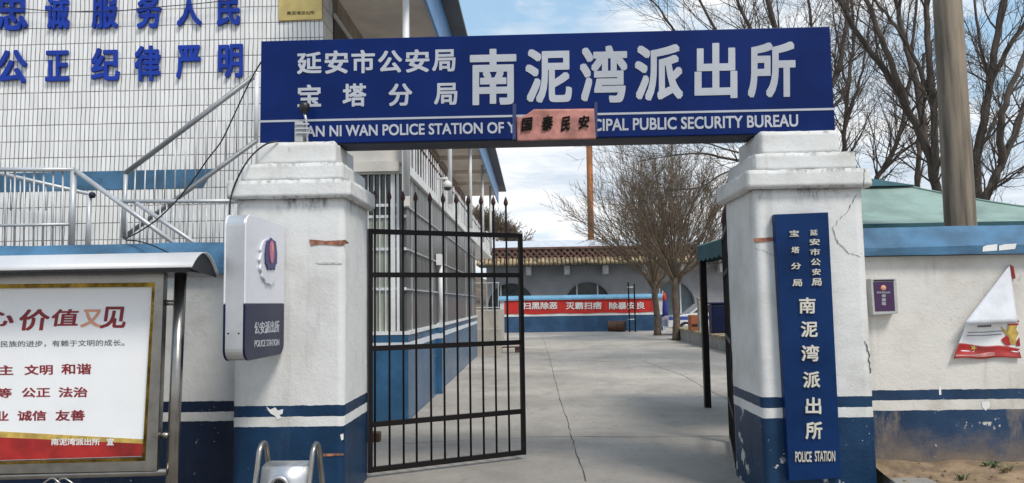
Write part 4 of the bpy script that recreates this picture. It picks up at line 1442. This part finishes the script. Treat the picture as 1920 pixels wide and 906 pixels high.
# planter wall, orange box, grey post, navy bin
XPW = at(1365, 655, 22.6).x
pw = thing('planter_wall', (XPW + .8, 26.5, 0), 'low grey planter wall along the right of the yard', 'planter')
MB().box(XPW, XPW + 2.2, 21.5, 31.5, -.05, .42).build('retaining_wall', m_conc, pw)
MB().box(XPW - .03, XPW + 2.2, 21.47, 31.5, .421, .48).build('coping', m_tile_end, pw)
q = at(1302, 600, 28)
ob = thing('orange_crate', (q.x, 28, .48), 'orange crate on the planter beside the grey post', 'crate')
q0, q1 = at(1294, 600, 28).x, at(1313, 600, 28).x
MB().box(q0, q1, 27.9, 28.4, .481, at(1302, 591, 28).z).build('crate_body', m_orangebox, ob, bevel=.01)
MB().box(q0 + .05, q1 - .05, 27.885, 27.899, .62, .70).build('slot', m_black, ob)
gp = thing('grey_post', (at(1318, 600, 27).x, 27, .48), 'square grey concrete post standing on the planter', 'post')
q0, q1 = at(1311, 600, 27).x, at(1325, 600, 27).x
MB().box(q0, q1, 27, 27.27, .481, at(1318, 561, 27).z).build('post_shaft', m_conc, gp, bevel=.01)
MB().box(q0 - .03, q1 + .03, 26.97, 27.3, at(1318, 561, 27).z, at(1318, 558, 27).z).build('post_cap', m_conc, gp)
nb = thing('navy_bin', (at(1349, 600, 25).x, 25, .48), 'dark navy bin on the planter behind the tent post', 'bin')
q0, q1 = at(1335, 600, 25).x, at(1366, 600, 25).x
MB().box(q0, q1, 25, 25.5, .481, at(1349, 571, 25).z).build('bin_body', m_boxnavy, nb, bevel=.05)
MB().box(q0 - .03, q1 + .03, 24.97, 25.53, at(1349, 571, 25).z + .001, at(1349, 568, 25).z + .02).build('lid', m_boxnavy, nb, bevel=.015)
q = onG(1284, 637)
tag(MB().lathe((q.x, q.y, .001), [(.16, 0), (.2, .08), (.18, .2), (.1, .27), (0.01, .28)], 9).build('stone', m_brick, bevel=.02), 'reddish stone at the foot of the nearer bare yard tree', 'stone')

# ------------------------------------------------------------------ tent
tx0, tx1, ty0, ty1 = 2.5, 6.7, 8.2, 11.35
ze = 2.40
ap = Vector((4.42, 9.8, at(1640, 338, 9.8).z))
tn = thing('gazebo_tent', (4.6, 9.8, 0), 'green canvas gazebo with teal scalloped valance behind the right wall', 'tent')
cor = [Vector((tx0, ty0, ze)), Vector((tx1, ty0, ze)), Vector((tx1, ty1, ze)), Vector((tx0, ty1, ze))]
mb = MB()
NS = 10
for k in range(4):
    a, b = cor[k], cor[(k + 1) % 4]
    for i in range(NS):
        for j in range(NS):
            def P_(u, v):
                p = a.lerp(b, u).lerp(ap, v * .88)
                p.z -= .10 * math.sin(math.pi * u) * (1 - v) * v * 2 + .07 * math.sin(math.pi * v)
                return p
            u0, u1, v0, v1 = i / NS, (i + 1) / NS, j / NS, (j + 1) / NS
            mb.add([P_(u0, v0), P_(u1, v0), P_(u1, v1), P_(u0, v1)], [(0, 1, 2, 3)])
mb.build('canopy', m_tent, tn, smooth=False, solid=.004)
mb = MB()
for c in cor:                                 # stitched hip seams
    mb.tube([c.lerp(ap, v * .88) + Vector((0, 0, .012 - .07 * math.sin(math.pi * v))) for v in [k / 8 for k in range(9)]], .012, 6)
mb.build('seam', m_tent, tn, smooth=True)
mb = MB()
for k in range(4):
    a, b = cor[k].lerp(ap, .80), cor[(k + 1) % 4].lerp(ap, .80)
    mb.add([a + Vector((0, 0, .02)), b + Vector((0, 0, .02)), ap + Vector((0, 0, .03))], [(0, 1, 2)])
mb.build('vent_cap', m_teal, tn, solid=.004)
mb = MB()
for k in range(4):
    a, b = cor[k], cor[(k + 1) % 4]
    n = 48
    o = len(mb.v)
    for i in range(n + 1):
        p = a.lerp(b, i / n)
        mb.v += [tuple(p), (p.x, p.y, p.z - .2 - .035 * abs(math.sin(i * math.pi / 4)))]
    mb.f += [(o + 2 * i, o + 2 * i + 2, o + 2 * i + 3, o + 2 * i + 1) for i in range(n)]
mb.build('valance', m_teal, tn, solid=.004)
for c in cor:
    xx = c.x + (.06 if c.x < 4 else -.06); yy = c.y + (.06 if c.y < 9 else -.06)
    MB().box(xx - .045, xx + .045, yy - .045, yy + .045, 0, ze - .02).build('leg', m_gate, tn)

# utility pole
YU = 7.5
b0, t0 = at(1801, 425, YU), at(1776, 0, YU)
dv = (t0 - b0) / (t0.z - b0.z)
base = b0 - dv * b0.z
up_ = thing('utility_pole', base, 'stained concrete utility pole rising behind the right wall', 'pole')
MB().tube([base + dv * z for z in (0, 1.5, 3, 4.5, 6, 8)], [.152, .146, .14, .132, .126, .118], 22).build('shaft', m_pole, up_, smooth=True)
MB().tube([b0.lerp(t0, .72) - dv * .006, b0.lerp(t0, .72) + dv * .006], .134, 22).build('wire_tie', m_gate, up_, smooth=True)
for yy in (268, 347):
    q = b0.lerp(t0, (425 - yy) / 425)
    MB().tube([q - dv * .02, q + dv * .02], .1385, 22).build('band', M('pole_band', (.17, .15, .13), .8, var=.5, vs=12), up_, smooth=True)

# ------------------------------------------------------------------ bare trees
def rot_dir(d, ang, az):
    d = d.normalized()
    a = d.orthogonal().normalized()
    b = d.cross(a)
    return (d * math.cos(ang) + (a * math.cos(az) + b * math.sin(az)) * math.sin(ang)).normalized()


def branch(mb, p, d, L, r0, level, rng, up, twigs, minr, spread=(.35, .85)):
    n = 5 if level else 4
    pts, rad = [p.copy()], [r0]
    q, dd = p.copy(), d.normalized()
    for i in range(n):
        dd = (dd + Vector((rng.gauss(0, .10), rng.gauss(0, .10), rng.gauss(0, .07) + up))).normalized()
        q = q + dd * (L / n)
        pts.append(q.copy()); rad.append(max(minr * .6, r0 * (1 - .78 * (i + 1) / n)))
    mb.tube(pts, rad, 5 if level > 1 else 4 if level else 3, False)
    if level <= 0:
        return
    k = twigs[level]
    for j in range(k):
        t = .18 + .8 * (j + rng.random()) / k
        i = min(n - 1, int(t * n))
        pp_ = pts[i].lerp(pts[i + 1], t * n - i)
        dl = (pts[i + 1] - pts[i]).normalized()
        nd = rot_dir(dl, rng.uniform(*spread), rng.uniform(0, 6.283))
        branch(mb, pp_, nd, L * rng.uniform(.38, .62) * (1.1 - .4 * t), max(minr, rad[i] * .55), level - 1, rng, up, twigs, minr, spread)


def yard_tree(px, py, Y, trunk_top, crown_top, wpx, lean, seed, label):
    rng = random.Random(seed)
    b = at(px, py, Y); b.z = 0
    zt_ = at(px, trunk_top, Y).z
    H = at(px, crown_top, Y).z - zt_
    r = wpx / 2 * Y / FPX
    root = thing('bare_tree', b, label, 'tree', 'bare trees in the yard')
    tt = b + Vector((lean, 0, zt_))
    MB().tube([b - Vector((0, 0, .05)), b + Vector((0, 0, .12)), b.lerp(tt, .35) + Vector((.03, 0, 0)), b.lerp(tt, .7) + Vector((-.04, 0, 0)), tt],
              [r * 1.5, r * 1.15, r, r * .95, r * 1.05], 10).build('trunk', m_bark_far, root, smooth=True)
    mb = MB()
    nl = 22
    for k in range(nl):
        az = 6.283 * k / nl * 2.4 + rng.uniform(-.3, .3)
        tilt = R(4 + 58 * (k / (nl - 1)) ** .95)
        d = Vector((math.cos(az) * math.sin(tilt), math.sin(az) * math.sin(tilt), math.cos(tilt)))
        st_ = tt - Vector((0, 0, rng.uniform(0, .55)))
        branch(mb, st_, d, H * rng.uniform(.78, 1.0) * (1.0 - .12 * k / nl), r * .34, 3, rng, .05, {3: 9, 2: 6, 1: 4}, .0078, (.28, .68))
    mb.build('crown', m_twig_far, root)
    return root


yard_tree(1268, 637, 30.0, 520, 290, 13, .05, 11, 'nearer bare tree with fanned tan twigs beside the planter wall')
yard_tree(1233, 628, 34.5, 528, 285, 12, -.05, 23, 'farther bare tree with fanned twigs at the banner end')


def guided_tree(limbs, seed, label, Y, twigs, dens, lscale, up=.05, base=None):
    """limbs: list of (polyline of (px, py, dY), r0, r1); twigs grow off them"""
    rng = random.Random(seed)
    P0 = [at(x, y, Y + dy) for x, y, dy in limbs[0][0]]
    b = Vector((P0[0].x, P0[0].y, 0))
    root = thing('street_tree', b, label, 'tree', 'tall bare trees behind the right wall')
    tr_ = MB(); cr = MB()
    for li, (pl_, r0, r1) in enumerate(limbs):
        P = [at(x, y, Y + dy) for x, y, dy in pl_]
        if li == 0:
            P = [b - Vector((0, 0, .05)), b.lerp(P[0], .5)] + P
        # densify with catmull-rom and slight wobble
        out = []
        for i in range(len(P) - 1):
            p0, p1, p2, p3 = P[max(0, i - 1)], P[i], P[i + 1], P[min(len(P) - 1, i + 2)]
            for k in range(5):
                t = k / 5
                out.append(.5 * ((2 * p1) + (p2 - p0) * t + (2 * p0 - 5 * p1 + 4 * p2 - p3) * t * t + (3 * p1 - p0 - 3 * p2 + p3) * t ** 3)
                           + Vector((rng.uniform(-.02, .02), rng.uniform(-.03, .03), 0)))
        out.append(P[-1])
        n = len(out)
        rad = [.84 * (r0 + (r1 - r0) * i / (n - 1)) for i in range(n)]
        (tr_ if li == 0 else cr).tube(out, rad, 9 if r0 > .06 else 6, True)
        start = 8 if li == 0 else 1
        length = sum((out[i + 1] - out[i]).length for i in range(n - 1))
        cnt = max(3, int(length * dens))
        for j in range(cnt):
            i = rng.randrange(start, n - 1)
            if out[i].z < 2.4:
                continue
            dl = (out[i + 1] - out[i]).normalized()
            nd = rot_dir(dl, rng.uniform(.4, 1.0), rng.uniform(0, 6.283))
            nd.z = nd.z * .7 + .25
            branch(cr, out[i], nd, lscale * rng.uniform(.5, 1.15), max(.008, min(.02, rad[i] * .34)), 2, rng, up, twigs, .0038)
    tr_.build('trunk', m_bark, root, smooth=True)
    cr.build('crown', m_twig, root)
    return root


TW = {2: 7, 1: 5}
guided_tree([([(1758, 372, 0), (1738, 280, 0), (1700, 200, .2), (1650, 120, .3), (1600, 50, .4), (1540, -60, .5)], .125, .045),
             ([(1752, 340, 0), (1752, 240, -.2), (1742, 120, -.3), (1738, 0, -.3), (1735, -80, -.3)], .085, .05),
             ([(1736, 278, 0), (1725, 180, .5), (1700, 90, .8), (1680, 0, 1), (1672, -80, 1)], .09, .04),
             ([(1700, 200, .2), (1660, 90, .1), (1625, 0, .1), (1600, -60, 0)], .08, .03),
             ([(1745, 180, -.2), (1700, 80, -.4), (1650, 10, -.6), (1600, -50, -.8)], .05, .02)],
            101, 'forked dark bare tree with its trunk just left of the concrete pole', 14.0, TW, 2.9, 1.6)
guided_tree([([(1838, 392, 0), (1832, 300, 0), (1852, 180, .1), (1868, 80, .2), (1885, -20, .3), (1895, -90, .3)], .115, .06),
             ([(1850, 180, .1), (1885, 100, -.2), (1930, 30, -.4), (1970, -40, -.5)], .07, .03),
             ([(1855, 160, .1), (1835, 60, .4), (1820, -60, .6)], .05, .02),
             ([(1834, 290, 0), (1880, 200, .5), (1935, 120, .8)], .05, .02)],
            102, 'straight dark bare tree just right of the concrete pole', 14.5, TW, 2.9, 1.5)
guided_tree([([(1845, 395, 0), (1862, 345, 0), (1880, 305, 0), (1905, 240, .1), (1935, 160, .2), (1970, 60, .2)], .10, .05),
             ([(1880, 305, 0), (1876, 230, -.3), (1905, 140, -.4), (1950, 40, -.4)], .08, .04)],
            103, 'Y-forked bare tree leaning right at the picture edge', 13.0, TW, 2.8, 1.4)
guided_tree([([(1640, 360, 0), (1660, 310, 0), (1690, 240, 0), (1705, 150, .3), (1715, 40, .4), (1722, -60, .4)], .09, .03),
             ([(1655, 320, 0), (1700, 280, -.4), (1745, 250, -.6)], .04, .015),
             ([(1720, 370, .8), (1722, 300, .8), (1726, 220, 1), (1732, 100, 1)], .08, .04)],
            104, 'slender bare tree leaning right above the tent peak', 17.0, TW, 3.0, 1.6)
guided_tree([([(1500, 330, 0), (1500, 240, 0), (1480, 140, 0), (1450, 40, .2), (1420, -80, .3)], .16, .06),
             ([(1500, 240, 0), (1560, 160, 0), (1585, 60, 0), (1590, -80, 0)], .09, .04),
             ([(1497, 220, 0), (1400, 140, 0), (1345, 60, .2), (1290, -40, .3)], .08, .025),
             ([(1490, 180, 0), (1440, 100, -.5), (1390, 20, -.7), (1370, -60, -.8)], .07, .025),
             ([(1480, 140, 0), (1330, 120, .4), (1265, 60, .5), (1235, 15, .6), (1185, -30, .6)], .06, .015),
             ([(1500, 260, 0), (1400, 300, -.4), (1320, 288, -.6), (1262, 292, -.6), (1200, 302, -.6)], .05, .01),
             ([(1500, 300, 0), (1420, 322, .3), (1365, 322, .4), (1310, 352, .5), (1250, 356, .5)], .05, .01),
             ([(1500, 240, 0), (1400, 285, .3), (1330, 270, .3), (1270, 262, .3)], .04, .01),
             ([(1500, 250, 0), (1580, 180, .5), (1600, 90, .8), (1620, -40, .8)], .06, .02),
             ([(1495, 200, 0), (1520, 80, .3), (1510, -60, .3)], .06, .03)],
            105, 'broad bare tree behind the gate sign with branches fanning above it', 17.5, TW, 3.4, 2.0)
guided_tree([([(1582, 330, 0), (1584, 240, 0), (1592, 150, 0), (1600, 60, 0), (1590, -60, 0)], .09, .035),
             ([(1584, 240, 0), (1612, 150, .3), (1628, 60, .3), (1640, -40, .3)], .05, .02),
             ([(1590, 170, 0), (1572, 90, .2), (1560, 0, .2)], .04, .015)],
            106, 'thin bare tree seen just past the right end of the gate sign', 19.0, TW, 3.2, 1.7)

# small scrub bushes on the far hill
rb_ = random.Random(77)
for i in range(7):
    px = 882 + i * 14
    q = at(px, [400, 395, 398, 403, 412, 425, 436][i], 80)
    if q.z < 1:
        continue
    mb = MB()
    for k in range(26):
        a = rb_.uniform(0, 6.28); t = rb_.uniform(.1, 1.2)
        d = Vector((math.cos(a) * math.sin(t), math.sin(a) * math.sin(t), math.cos(t)))
        branch(mb, q - Vector((0, 0, 2.0)), d, rb_.uniform(1.2, 2.6), .06, 2, rb_, .03, {2: 6, 1: 4}, .03)
    tag(mb.build('hill_bush', m_twig_far), 'brown leafless bush on the far hill behind the building end', 'bush', 'bushes on the far hill')
